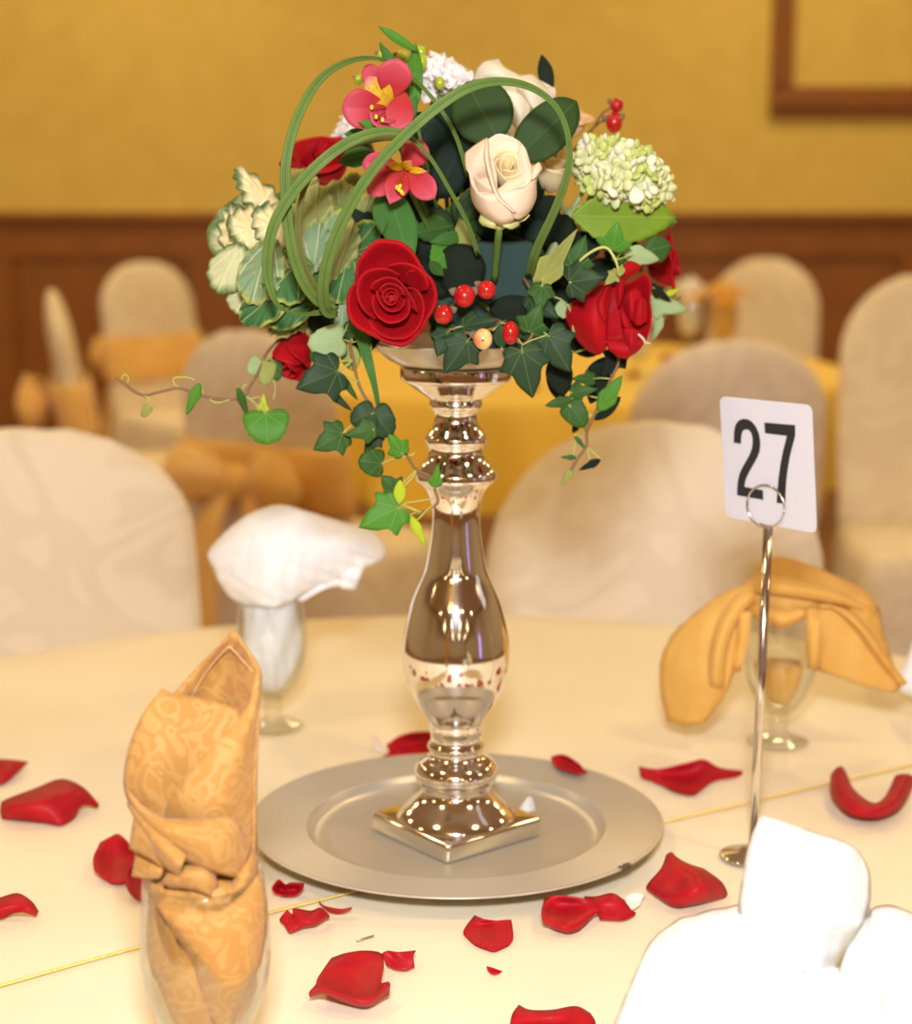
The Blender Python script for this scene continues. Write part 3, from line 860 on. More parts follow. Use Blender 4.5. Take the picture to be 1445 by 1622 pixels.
sheet_d('back_flop', [[(352, 850, .016), (400, 815, .020), (445, 802, .022), (500, 815, .022), (560, 835, .020), (604, 858, .016)], [(345, 885, .03), (400, 860, .04), (445, 850, .045), (500, 860, .04), (550, 870, .03), (596, 880, .02)], [(370, 950, .026), (400, 950, .034), (445, 950, .036), (480, 940, .034), (510, 930, .02), (540, 915, .014)]], Y2, WN, n2, 4, wob=.0022)
sheet_d('corner', [[(540, 898, -.006), (560, 900, -.010), (577, 898, -.008)], [(538, 915, -.008), (556, 920, -.012), (570, 915, -.010)], [(536, 928, -.006), (548, 932, -.010), (562, 934, -.008)]], Y2, WN, n2, 4, wob=.0022)
sheet_d('right_fold', [[(466, 948, -.012), (500, 925, -.010), (545, 905, -.004)], [(478, 952, -.018), (508, 934, -.014), (545, 920, -.006)], [(492, 944, -.008), (515, 932, -.006), (540, 930, .0)]], Y2, WN, n2, 4, wob=.0022)

# gold napkin, back right, drooping both sides of its goblet
GB = MAT['goldnap2']
n3 = thing('gold_napkin', 'gold napkin drooping over the back right goblet behind the number stand', 'napkin', (g3.x, g3.y, g3.z + .04))
tucked(n3, g3, K3, GB, 14, .085, .80)
Y3 = g3.y
sheet_d('crown_fold', [[(1192, 912, .012), (1210, 890, .010), (1238, 883, .010), (1275, 892, .012), (1320, 910, .014), (1370, 935, .016), (1392, 962, .014)],
                       [(1170, 935, -.010), (1205, 920, -.028), (1240, 915, -.034), (1280, 922, -.030), (1325, 932, -.020), (1368, 948, -.006), (1396, 975, .002)],
                       [(1150, 955, -.012), (1195, 950, -.034), (1240, 948, -.040), (1282, 952, -.036), (1322, 955, -.024), (1362, 960, -.010), (1392, 982, -.002)],
                       [(1168, 968, -.018), (1200, 980, -.034), (1228, 985, -.040), (1258, 975, -.036), (1290, 966, -.026), (1330, 962, -.016), (1362, 964, -.008)]], Y3, GB, n3, 4, wob=.0030)
sheet_d('left_flap', [[(1145, 940, .0), (1165, 932, -.008), (1190, 925, -.018), (1205, 935, -.024)],
                      [(1110, 965, .004), (1135, 965, -.014), (1160, 965, -.024), (1183, 966, -.026)],
                      [(1070, 1000, .004), (1105, 1010, -.020), (1140, 1010, -.028), (1172, 985, -.026)],
                      [(1048, 1040, .004), (1090, 1055, -.022), (1135, 1050, -.030), (1170, 1020, -.024)],
                      [(1046, 1090, .004), (1088, 1105, -.020), (1130, 1100, -.028), (1162, 1068, -.020)],
                      [(1058, 1142, .004), (1090, 1150, -.016), (1120, 1140, -.020), (1142, 1110, -.014)]], Y3 - .01, GB, n3, 4, wob=.0030)
sheet_d('right_flap', [[(1285, 958, -.020), (1330, 950, -.024), (1372, 945, -.014), (1393, 965, -.002)],
                       [(1284, 1000, -.018), (1325, 985, -.028), (1370, 985, -.022), (1400, 1005, -.006)],
                       [(1282, 1045, -.012), (1320, 1030, -.024), (1375, 1030, -.022), (1415, 1050, -.008)],
                       [(1290, 1060, -.008), (1330, 1068, -.018), (1380, 1080, -.016), (1428, 1088, -.006)],
                       [(1310, 1064, .0), (1340, 1076, -.008), (1378, 1088, -.008), (1414, 1096, .0)]], Y3 - .006, GB, n3, 4, wob=.0030)
sheet_d('edge_roll', [[(1290, 962, -.030), (1318, 964, -.036), (1345, 985, -.038), (1370, 1015, -.036), (1395, 1050, -.030), (1425, 1085, -.020)], [(1302, 956, -.036), (1332, 966, -.046), (1360, 990, -.048), (1385, 1022, -.046), (1408, 1054, -.038), (1432, 1084, -.024)], [(1315, 958, -.028), (1348, 968, -.036), (1374, 994, -.038), (1398, 1028, -.036), (1418, 1058, -.030), (1438, 1082, -.020)]], Y3, GB, n3, 4, wob=.0030)
sheet_d('inner_hang', [[(1172, 972, -.020), (1182, 968, -.022), (1192, 972, -.024)], [(1168, 1010, -.016), (1178, 1010, -.022), (1186, 1012, -.022)], [(1160, 1060, -.012), (1168, 1066, -.018), (1174, 1062, -.016)]], Y3 - .02, GB, n3, 4, wob=.0030)
sheet_d('inner_hang', [[(1276, 966, -.026), (1286, 962, -.030), (1296, 964, -.028)], [(1278, 1010, -.026), (1288, 1008, -.032), (1300, 1008, -.028)], [(1280, 1058, -.018), (1289, 1060, -.024), (1300, 1058, -.020)]], Y3 - .01, GB, n3, 4, wob=.0030)

for q in ([[(1196, 926, -.030), (1164, 946, -.034), (1140, 982, -.040), (1126, 1030, -.042), (1122, 1085, -.038)], [(1204, 936, -.036), (1174, 956, -.044), (1151, 990, -.050), (1138, 1034, -.052), (1134, 1088, -.046)], [(1206, 950, -.032), (1182, 966, -.038), (1162, 998, -.042), (1150, 1040, -.042), (1146, 1090, -.036)]],
          [[(1200, 912, -.028), (1260, 918, -.038), (1320, 934, -.032), (1384, 960, -.010)], [(1197, 924, -.044), (1262, 931, -.056), (1325, 945, -.048), (1390, 970, -.018)], [(1194, 938, -.040), (1262, 946, -.050), (1325, 957, -.038), (1390, 980, -.012)]],
          [[(1215, 960, -.044), (1245, 968, -.050), (1275, 962, -.044)], [(1210, 972, -.050), (1243, 984, -.056), (1278, 972, -.048)], [(1212, 984, -.042), (1240, 994, -.046), (1272, 982, -.040)]]):
    sheet_d('fold', q, Y3, GB, n3, 4)

# white napkin, front right
n4 = thing('white_napkin', 'bright white napkin with flopped folds at the front right, tallest fold square', 'napkin', (g4.x, g4.y, g4.z + .04))
Y4 = g4.y
tucked(n4, g4, K4, WN, 21, .085, .96)
sheet_d('upright_fold', [[(1206, 1293, .012), (1240, 1302, .004), (1290, 1318, .0), (1340, 1335, .006), (1360, 1350, .012)],
                         [(1190, 1330, .004), (1232, 1340, -.014), (1285, 1352, -.022), (1345, 1362, -.012), (1376, 1380, .006)],
                         [(1178, 1385, .002), (1225, 1395, -.020), (1280, 1405, -.030), (1342, 1412, -.018), (1379, 1425, .006)],
                         [(1171, 1440, .002), (1215, 1452, -.022), (1270, 1465, -.034), (1330, 1468, -.022), (1368, 1462, .004)],
                         [(1180, 1470, .0), (1220, 1495, -.024), (1265, 1515, -.036), (1315, 1520, -.026), (1345, 1495, .0)],
                         [(1215, 1490, .0), (1240, 1520, -.022), (1268, 1540, -.032), (1305, 1545, -.026), (1330, 1525, -.006)]], Y4, WN, n4, 4, wob=.0016)
sheet_d('upright_back', [[(1208, 1294, .014), (1285, 1318, .012), (1358, 1350, .014)], [(1188, 1370, .026), (1280, 1390, .034), (1376, 1400, .022)], [(1180, 1460, .026), (1270, 1480, .034), (1362, 1470, .020)]], Y4, WN, n4, 4, wob=.0016)
sheet_d('left_flop', [[(1178, 1432, .018), (1140, 1440, .02), (1090, 1452, .022), (1055, 1470, .022), (1030, 1495, .020)],
                      [(1188, 1455, -.004), (1140, 1465, -.008), (1085, 1480, -.004), (1040, 1505, .004), (1008, 1540, .010)],
                      [(1215, 1495, -.022), (1160, 1510, -.030), (1095, 1530, -.024), (1035, 1565, -.010), (985, 1595, .004)],
                      [(1255, 1530, -.036), (1200, 1555, -.044), (1120, 1590, -.036), (1040, 1630, -.020), (965, 1650, .0)],
                      [(1275, 1545, -.040), (1215, 1580, -.050), (1140, 1640, -.044), (1050, 1690, -.026), (950, 1700, .0)]], Y4, WN, n4, 4, wob=.0016)
sheet_d('front_flop', [[(1328, 1532, -.030), (1290, 1540, -.040), (1240, 1556, -.046), (1195, 1580, -.044), (1160, 1612, -.036)],
                       [(1336, 1560, -.044), (1290, 1570, -.056), (1235, 1588, -.060), (1185, 1615, -.056), (1140, 1650, -.046)],
                       [(1340, 1620, -.052), (1285, 1635, -.066), (1225, 1650, -.068), (1170, 1680, -.062), (1130, 1700, -.050)],
                       [(1345, 1700, -.050), (1280, 1720, -.064), (1220, 1730, -.066), (1165, 1750, -.060), (1120, 1760, -.046)]], Y4, WN, n4, 4, wob=.0016)
sheet_d('right_flop', [[(1374, 1452, .012), (1390, 1436, .014), (1420, 1436, .016), (1450, 1450, .018), (1490, 1470, .018)],
                       [(1352, 1490, -.014), (1385, 1475, -.020), (1425, 1470, -.018), (1465, 1485, -.008), (1505, 1510, .004)],
                       [(1335, 1525, -.034), (1375, 1530, -.042), (1420, 1535, -.040), (1470, 1550, -.026), (1515, 1570, -.006)],
                       [(1332, 1580, -.046), (1375, 1600, -.056), (1425, 1615, -.054), (1475, 1630, -.036), (1525, 1640, -.010)],
                       [(1338, 1680, -.046), (1380, 1690, -.058), (1430, 1700, -.056), (1480, 1705, -.038), (1530, 1710, -.012)]], Y4, WN, n4, 4, wob=.0016)
sheet_d('ridge_fold', [[(1334, 1528, -.032), (1352, 1520, -.036), (1372, 1530, -.040)], [(1350, 1548, -.052), (1375, 1552, -.058), (1395, 1575, -.056)], [(1362, 1590, -.058), (1386, 1600, -.064), (1404, 1625, -.060)], [(1366, 1660, -.060), (1390, 1670, -.066), (1410, 1690, -.060)]], Y4, WN, n4, 4, wob=.0016)

# another place setting, mostly outside the frame at the right
p = PZ(1520, 1120, TT); g5 = Vector((p.x, p.y, TT + .0015))
make_goblet('stemmed goblet at the right edge, mostly out of view', g5, K3)
n5 = thing('white_napkin', 'white napkin corner poking in at the right edge', 'napkin', (g5.x, g5.y, g5.z + .04))
tucked(n5, g5, K3, WN, 31, .150, .96)
sheet_d('flap', [[(1500, 900, -.02), (1560, 905, -.03), (1600, 930, -.02)], [(1465, 960, -.03), (1530, 965, -.045), (1590, 975, -.03)], [(1440, 1035, -.03), (1490, 1040, -.045), (1550, 1020, -.035)], [(1418, 1092, -.03), (1462, 1105, -.04), (1510, 1070, -.03)]], g5.y, WN, n5, 4)

# ------------------------------------------------------------------ number stand
sy = PZ(1180, 1358, TT).y
sb = PZ(1184, 1360, TT)
ns = thing('table_number_stand', 'chrome stand with ring clip and round foot holding the number card', 'stand', (sb.x, sb.y, TT + .0015))
mk('foot', *lathe([(0, 0), (.0215, 0), (.0222, .0012), (.0205, .0028), (.008, .0042), (.0045, .008), (0, .008)], 40, (sb.x, sb.y, TT + .0015)), MAT['chrome'], ns)
rb, rt = Vector((sb.x, sb.y, TT + .004)), PD(1217, 836, sb.y)
rb = PD(1193, 1356, sb.y)
mk('rod', *tube([rb, rb.lerp(rt, .5), rt], .0036, 14, 1), MAT['chrome'], ns)
YAW = math.radians(41)
cn = Vector((-math.sin(YAW), -math.cos(YAW), 0))     # card normal towards the viewer
cu = Vector((math.cos(YAW), -math.sin(YAW), 0))      # along the card


def on_card(px, py, lift=0.0):
    d = ray(px, py); q = rt + cn * lift
    return CAM + d * ((q - CAM).dot(cn) / d.dot(cn))


rc = on_card(1215.3, 801.5)
rc0 = rt + Vector((0, 0, .0165))
for nm, off, rr in (('ring', .0022, .0162), ('ring', -.0022, .0162)):
    P = [rc + cn * off + cu * rr * math.cos(2 * PI * k / 40) + Vector((0, 0, 1)) * rr * math.sin(2 * PI * k / 40) for k in range(41)]
    mk(nm, *tube(P, .00085, 8, 1), MAT['chrome'], ns)
mk('clip_neck', *join(tube([rt - Vector((0, 0, .002)), rc - Vector((0, 0, .0160)) + cn * .0022], .0012, 8, 1), tube([rt - Vector((0, 0, .002)), rc - Vector((0, 0, .0160)) - cn * .0022], .0012, 8, 1)), MAT['chrome'], ns)
card = thing('number_card', 'white plastic number card reading 27 with rounded corners, clipped in the ring stand', 'sign', tuple(rc))


def zc(a, b): return (1120 + a / 6.49, 610 + b / 6.49)


corn = [(130, 112), (1078, 205), (1130, 1527), (197, 1352)]
outl = []
for i in range(4):
    c = Vector(corn[i]); a = Vector(corn[i - 1]); b = Vector(corn[(i + 1) % 4])
    da, db = (a - c).normalized(), (b - c).normalized(); R = 78
    for k in range(7):
        t = k / 6
        outl.append((c + da * R) * (1 - t) ** 2 + c * 2 * t * (1 - t) + (c + db * R) * t ** 2)
ct = [on_card(*zc(*q), .0005) for q in outl]
cbk = [q - cn * .001 for q in ct]
n = len(ct)
mk('plate', ct + cbk, [tuple(range(n))[::-1], tuple(range(n, 2 * n))] + [(i, (i + 1) % n, n + (i + 1) % n, n + i) for i in range(n)], MAT['card'], card, smooth=False)


def flat_shape(name, pts, parent, m, lift=.0005, th=.0003):
    bm = bmesh.new()
    off = origin(parent)
    vs = [bm.verts.new(on_card(*zc(*q), lift + th) - off) for q in pts]
    from mathutils.geometry import tessellate_polygon
    for tri in tessellate_polygon([[Vector((q[0], -q[1], 0)) for q in pts]]):
        bm.faces.new([vs[i] for i in tri])
    ext = bmesh.ops.extrude_face_region(bm, geom=bm.faces[:])
    bmesh.ops.translate(bm, verts=[v for v in ext['geom'] if isinstance(v, bmesh.types.BMVert)], vec=-cn * th)
    bmesh.ops.recalc_face_normals(bm, faces=bm.faces[:])
    me = bpy.data.meshes.new(name); bm.to_mesh(me); bm.free(); me.materials.append(m)
    o = bpy.data.objects.new(name, me); COL.objects.link(o); o.parent = parent
    return o


two = [(275, 592), (278, 500), (285, 440), (302, 392), (332, 360), (372, 347), (415, 350), (460, 375), (500, 425), (530, 490), (545, 560), (548, 620), (540, 680), (520, 735), (490, 795), (455, 855), (420, 920), (395, 980), (385, 1045), (480, 1065), (575, 1082), (578, 1180), (440, 1155), (310, 1132), (310, 1060), (318, 985), (335, 910), (365, 845), (400, 785), (440, 710), (462, 650), (470, 590), (468, 540), (455, 490), (430, 462), (400, 455), (370, 468), (355, 505), (350, 555), (350, 605)]
seven = [(590, 385), (750, 399), (905, 412), (907, 520), (880, 620), (850, 740), (830, 860), (815, 980), (808, 1100), (803, 1222), (716, 1210), (725, 1090), (735, 960), (755, 820), (780, 690), (805, 590), (822, 522), (710, 508), (598, 495)]
lab(flat_shape('digit', two, card, MAT['black']), 'bold black digit 2')
lab(flat_shape('digit', seven, card, MAT['black']), 'bold black digit 7')

# ------------------------------------------------------------------ things on the far table
def far_setting(px, y, m, lab_g, lab_n, hgt, wid, nm):
    q = PD(px, 540, y)
    g = make_goblet(lab_g, (q.x, q.y, TT + .0015), 1.0, 'goblets on the far table')
    t = thing(nm, lab_n, 'napkin', (q.x, q.y, TT + .04))
    tucked(t, (q.x, q.y, TT + .0015), 1.0, m, int(px), .15, .96)
    for s in (-1, 1):
        rows = [[(q.x + s * .005, q.y - .02, TT + hgt), (q.x + s * .02, q.y + .01, TT + hgt + .01)],
                [(q.x + s * wid * .6, q.y - .04, TT + hgt - .02), (q.x + s * wid * .6, q.y + .03, TT + hgt - .01)],
                [(q.x + s * wid, q.y - .03, TT + .16), (q.x + s * wid, q.y + .03, TT + .17)]]
        V, F, uv = surf(rows, 4)
        mk('flap', V, F, m, t, solid=.002)
    V, F, uv = surf([[(q.x - .03, q.y - .03, TT + .14), (q.x, q.y - .036, TT + .14), (q.x + .03, q.y - .03, TT + .14)], [(q.x - .035, q.y - .04, TT + .19), (q.x, q.y - .05, TT + .19), (q.x + .035, q.y - .04, TT + .19)], [(q.x - .01, q.y - .01, TT + hgt), (q.x, q.y - .02, TT + hgt + .02), (q.x + .01, q.y - .01, TT + hgt)]], 4)
    mk('point', V, F, m, t, solid=.002)


far_setting(1092, 3.95, WN, 'blurred goblet with white napkin on the far gold table', 'blurred white napkin in a goblet on the far gold table', .20, .06, 'white_napkin')
far_setting(1146, 3.80, GB, 'blurred goblet with gold napkin on the far gold table', 'blurred gold napkin in a goblet on the far gold table', .20, .085, 'gold_napkin')
far_setting(1010, 3.30, WN, 'blurred goblet behind the right red rose on the far table', 'blurred white napkin behind the right red rose', .16, .06, 'white_napkin')
for a, b, lb in ((1055, 566, 'blurred red petal on the far gold table beside the shaded chair back'), (1004, 592, 'blurred red petal on the far gold table just under the right red rose'), (846, 612, 'blurred red petal on the far gold table below the spilling dark ivy')):
    rows = [[(a - 7, b - 4, .003), (a, b - 5, .012), (a + 7, b - 3, .003)], [(a - 8, b, .005), (a, b, .004), (a + 8, b, .006)], [(a - 5, b + 4, .002), (a, b + 5, .008), (a + 6, b + 4, .002)]]
    tag(sheet_z('rose_petal', rows, TT + .002, MAT['redfall'], n=3), lb, 'petal', 'petals on the far table')

# ------------------------------------------------------------------ fallen petals on the cream cloth
RF = MAT['redfall']
petals = [
 ('red petal at the left edge, tip pointing right, above the curled pair', 0, [[(-30, 1205, .004), (0, 1203, .010), (22, 1204, .010), (45, 1207, .004)], [(-30, 1222, .006), (0, 1222, .006), (18, 1221, .008), (38, 1214, .004)], [(-28, 1240, .001), (0, 1242, .001), (12, 1237, .001), (28, 1224, .001)]]),
 ('wide curled red petal at the left edge with lifted right arm', 0, [[(2, 1270, .006), (20, 1262, .012), (58, 1248, .014), (96, 1234, .018), (130, 1246, .018), (157, 1274, .004)], [(0, 1284, .006), (22, 1278, .014), (62, 1270, .018), (98, 1262, .018), (122, 1262, .016), (152, 1280, .002)], [(3, 1297, .0), (28, 1299, .001), (70, 1303, .001), (97, 1307, .001), (119, 1294, .001), (128, 1268, .012)]]),
 ('deep red cupped petal left of the gold napkin goblet', 0, [[(158, 1335, .010), (172, 1327, .012), (188, 1321, .014), (205, 1336, .012), (217, 1350, .008)], [(148, 1358, .010), (168, 1358, .003), (186, 1358, .002), (205, 1362, .003), (220, 1366, .006)], [(150, 1378, .010), (170, 1385, .003), (186, 1388, .002), (202, 1386, .003), (216, 1380, .006)], [(160, 1388, .003), (175, 1398, .001), (188, 1400, .001), (198, 1398, .001), (208, 1392, .003)]]),
 ('small red petal peeping out behind the gold napkin goblet', 0, [[(205, 1372, .012), (220, 1364, .010), (240, 1370, .008)], [(198, 1392, .010), (216, 1390, .003), (240, 1395, .004)], [(205, 1412, .008), (222, 1420, .002), (242, 1418, .002)], [(215, 1422, .002), (228, 1428, .001), (242, 1428, .001)]]),
 ('red petal at the left edge with drooping tip, lowest on that side', 0, [[(-30, 1428, .008), (0, 1422, .010), (28, 1415, .014), (50, 1428, .012), (61, 1444, .004)], [(-30, 1440, .008), (0, 1438, .010), (30, 1432, .012), (48, 1440, .010), (58, 1448, .004)], [(-30, 1458, .001), (0, 1456, .001), (18, 1448, .004), (36, 1445, .008), (57, 1451, .002)]]),
 ('small crumpled dark red petal beside the plate, above the gold thread', 0, [[(433, 1402, .010), (442, 1393, .016), (452, 1401, .010), (462, 1398, .014), (482, 1399, .012)], [(431, 1408, .008), (444, 1408, .002), (456, 1409, .003), (468, 1408, .003), (481, 1406, .008)], [(436, 1416, .003), (448, 1419, .001), (458, 1420, .001), (468, 1419, .001), (477, 1413, .003)]]),
 ('torn red petal with notched top edge below the gold thread', 0, [[(455, 1441, .010), (464, 1448, .008), (466, 1439, .012), (492, 1443, .008), (508, 1438, .012), (521, 1449, .006)], [(443, 1457, .003), (460, 1458, .005), (475, 1460, .007), (492, 1460, .008), (506, 1455, .008), (522, 1452, .004)], [(452, 1466, .001), (458, 1477, .001), (472, 1473, .001), (482, 1469, .001), (500, 1466, .001), (518, 1456, .001)]]),
 ('thin red petal scrap with a long tail beside the torn petal', 0, [[(505, 1427, .010), (512, 1434, .010), (526, 1438, .008), (542, 1440, .008), (558, 1437, .008)], [(507, 1433, .005), (516, 1440, .004), (528, 1442, .004), (542, 1443, .004), (556, 1441, .004)], [(510, 1436, .001), (520, 1444, .001), (532, 1447, .001), (545, 1446, .001), (553, 1443, .001)]]),
 ('largest bright red petal at the bottom, lower edge folded over', 0, [[(525, 1518, .004), (548, 1510, .010), (575, 1506, .012), (598, 1508, .010), (607, 1514, .008)], [(504, 1548, .008), (535, 1545, .004), (568, 1543, .004), (596, 1540, .008), (608, 1530, .010)], [(500, 1560, .012), (530, 1564, .010), (562, 1574, .008), (592, 1572, .008), (604, 1556, .010)], [(490, 1572, .014), (512, 1566, .016), (545, 1578, .014), (585, 1586, .012), (617, 1556, .016)], [(491, 1580, .003), (512, 1574, .010), (547, 1588, .004), (582, 1595, .001), (616, 1575, .006)]]),
 ('small square red petal at the upper right corner of the largest petal', 0, [[(604, 1511, .008), (614, 1506, .010), (632, 1508, .010), (659, 1506, .008)], [(608, 1519, .006), (622, 1520, .005), (638, 1520, .006), (655, 1515, .008)], [(613, 1530, .002), (628, 1536, .001), (644, 1537, .001), (657, 1532, .002)]]),
 ('flat red petal with a thin flap, in front of the plate', 0, [[(752, 1450, .006), (768, 1456, .008), (785, 1458, .006), (810, 1457, .005)], [(734, 1475, .001), (758, 1467, .003), (784, 1464, .004), (812, 1468, .004)], [(742, 1487, .001), (764, 1484, .003), (788, 1482, .003), (813, 1487, .002)], [(752, 1496, .001), (772, 1504, .001), (785, 1506, .001), (806, 1497, .001)]]),
 ('tiny red petal scrap in front of the flat petal', 0, [[(771, 1530, .004), (777, 1532, .003), (796, 1539, .002)], [(772, 1535, .002), (780, 1537, .001), (793, 1540, .001)], [(776, 1541, .001), (783, 1543, .001), (790, 1542, .001)]]),
 ('dark pink creased petal cut by the bottom edge', 0, [[(822, 1592, .010), (840, 1600, .014), (875, 1600, .014), (912, 1594, .014), (935, 1605, .008)], [(812, 1606, .012), (840, 1612, .014), (875, 1612, .016), (915, 1606, .014), (942, 1616, .006)], [(808, 1624, .006), (840, 1632, .004), (875, 1634, .004), (912, 1632, .004), (944, 1630, .002)], [(808, 1645, .001), (840, 1650, .001), (875, 1652, .001), (910, 1650, .001), (940, 1645, .001)]]),
 ('bright red cupped petal by the front right of the plate', 0, [[(862, 1425, .010), (878, 1418, .014), (905, 1420, .014), (930, 1424, .012), (948, 1432, .008)], [(858, 1442, .012), (880, 1438, .006), (908, 1438, .006), (932, 1438, .008), (953, 1440, .008)], [(860, 1458, .010), (880, 1464, .008), (900, 1466, .008), (920, 1462, .006), (940, 1450, .004)], [(866, 1465, .004), (884, 1474, .001), (900, 1478, .001), (915, 1474, .001), (928, 1464, .001)]]),
 ('wrinkled red petal tucked right of the bright cupped petal', 0, [[(925, 1420, .006), (945, 1420, .012), (970, 1415, .016), (988, 1425, .012)], [(935, 1435, .008), (955, 1432, .012), (978, 1432, .012), (1000, 1441, .006)], [(948, 1450, .002), (962, 1452, .002), (985, 1453, .002), (1007, 1445, .002)], [(950, 1456, .001), (965, 1457, .001), (988, 1457, .001), (1006, 1450, .001)]]),
 ('crumpled red petal with raised peak, between plate and number stand', 0, [[(1056, 1354, .020), (1064, 1350, .024), (1072, 1358, .022), (1090, 1368, .018), (1115, 1376, .012)], [(1048, 1375, .016), (1062, 1372, .020), (1082, 1380, .022), (1112, 1384, .022), (1142, 1396, .010)], [(1028, 1398, .008), (1052, 1400, .012), (1072, 1402, .014), (1108, 1405, .022), (1152, 1414, .004)], [(1024, 1406, .004), (1045, 1418, .006), (1066, 1420, .010), (1100, 1424, .012), (1150, 1420, .001)], [(1026, 1410, .001), (1046, 1424, .001), (1068, 1436, .001), (1095, 1434, .001), (1146, 1422, .001)]]),
 ('boat shaped red petal with long right tail behind the plate', 0, [[(1012, 1214, .008), (1034, 1218, .010), (1055, 1216, .012), (1090, 1208, .016), (1115, 1203, .016), (1140, 1216, .008), (1176, 1221, .003)], [(1014, 1226, .005), (1036, 1228, .006), (1060, 1228, .005), (1092, 1226, .005), (1118, 1222, .008), (1142, 1222, .006), (1177, 1225, .003)], [(1018, 1233, .001), (1042, 1238, .002), (1064, 1246, .002), (1092, 1250, .002), (1112, 1244, .003), (1136, 1232, .003), (1174, 1228, .001)], [(1024, 1234, .001), (1048, 1244, .001), (1070, 1254, .001), (1096, 1259, .001), (1110, 1252, .001), (1130, 1238, .001), (1165, 1231, .001)]]),
 ('U shaped curled red petal at the right edge', 0, [[(1316, 1228, .010), (1318, 1262, .008), (1346, 1290, .006), (1388, 1296, .006), (1424, 1282, .006), (1442, 1255, .008), (1450, 1232, .010)], [(1324, 1218, .018), (1332, 1252, .018), (1360, 1276, .016), (1388, 1281, .015), (1414, 1268, .016), (1428, 1244, .018), (1438, 1226, .018)], [(1333, 1214, .016), (1348, 1246, .012), (1370, 1266, .010), (1388, 1272, .010), (1404, 1262, .010), (1412, 1246, .012), (1420, 1228, .014)], [(1340, 1222, .008), (1352, 1250, .004), (1372, 1270, .003), (1388, 1275, .003), (1400, 1265, .003), (1410, 1250, .004), (1416, 1236, .008)]]),
 ('red petal half hidden behind the candlestick foot', 0, [[(612, 1180, .010), (632, 1166, .016), (655, 1160, .018), (684, 1158, .016)], [(616, 1192, .006), (636, 1182, .006), (658, 1178, .006), (684, 1178, .006)], [(606, 1198, .001), (636, 1199, .001), (660, 1198, .001), (684, 1196, .001)]]),
 ('small white petal scrap behind the plate', 1, [[(590, 1166, .006), (594, 1168, .005), (600, 1172, .003)], [(592, 1178, .004), (597, 1180, .003), (604, 1182, .002)], [(596, 1188, .001), (602, 1190, .001), (610, 1190, .001)]]),
 ('small white petal scrap beside the wrinkled red petal', 1, [[(990, 1420, .006), (1005, 1414, .008), (1022, 1416, .006)], [(992, 1430, .004), (1006, 1428, .003), (1018, 1424, .004)], [(996, 1440, .001), (1004, 1440, .001), (1014, 1434, .001)]]),
]
for lbl, wh, rows in petals:
    tag(sheet_z('rose_petal', rows, TT + .0022, MAT['carn'] if wh else RF, n=4), lbl, 'petal', 'fallen petals on the cream cloth')
tag(sheet_z('rose_petal', [[(873, 1199, .002), (886, 1195, .006), (900, 1198, .008), (918, 1210, .006)], [(875, 1208, .001), (890, 1206, .001), (906, 1210, .002), (926, 1220, .003)], [(885, 1218, .001), (900, 1222, .001), (915, 1226, .001), (932, 1224, .001)]], TT + .0205, RF), 'red petal lying across the far rim of the plate', 'petal', 'fallen petals on the cream cloth')
tag(sheet_z('rose_petal', [[(836, 1263, .012), (840, 1262, .013), (843, 1265, .012)], [(828, 1274, .007), (836, 1275, .006), (846, 1276, .007)], [(820, 1283, .001), (834, 1286, .001), (848, 1285, .001)]], TT + .007, MAT['carn']), 'small white petal on the plate beside the candlestick foot', 'petal', 'fallen petals on the cream cloth')
tag(mk('pin', *tube([PZ(565, 1490, TT + .003), PZ(592, 1482, TT + .003)], .0006, 6, 1), MAT['pin']), 'thin grey pin lying on the cloth above the largest petal', 'pin')

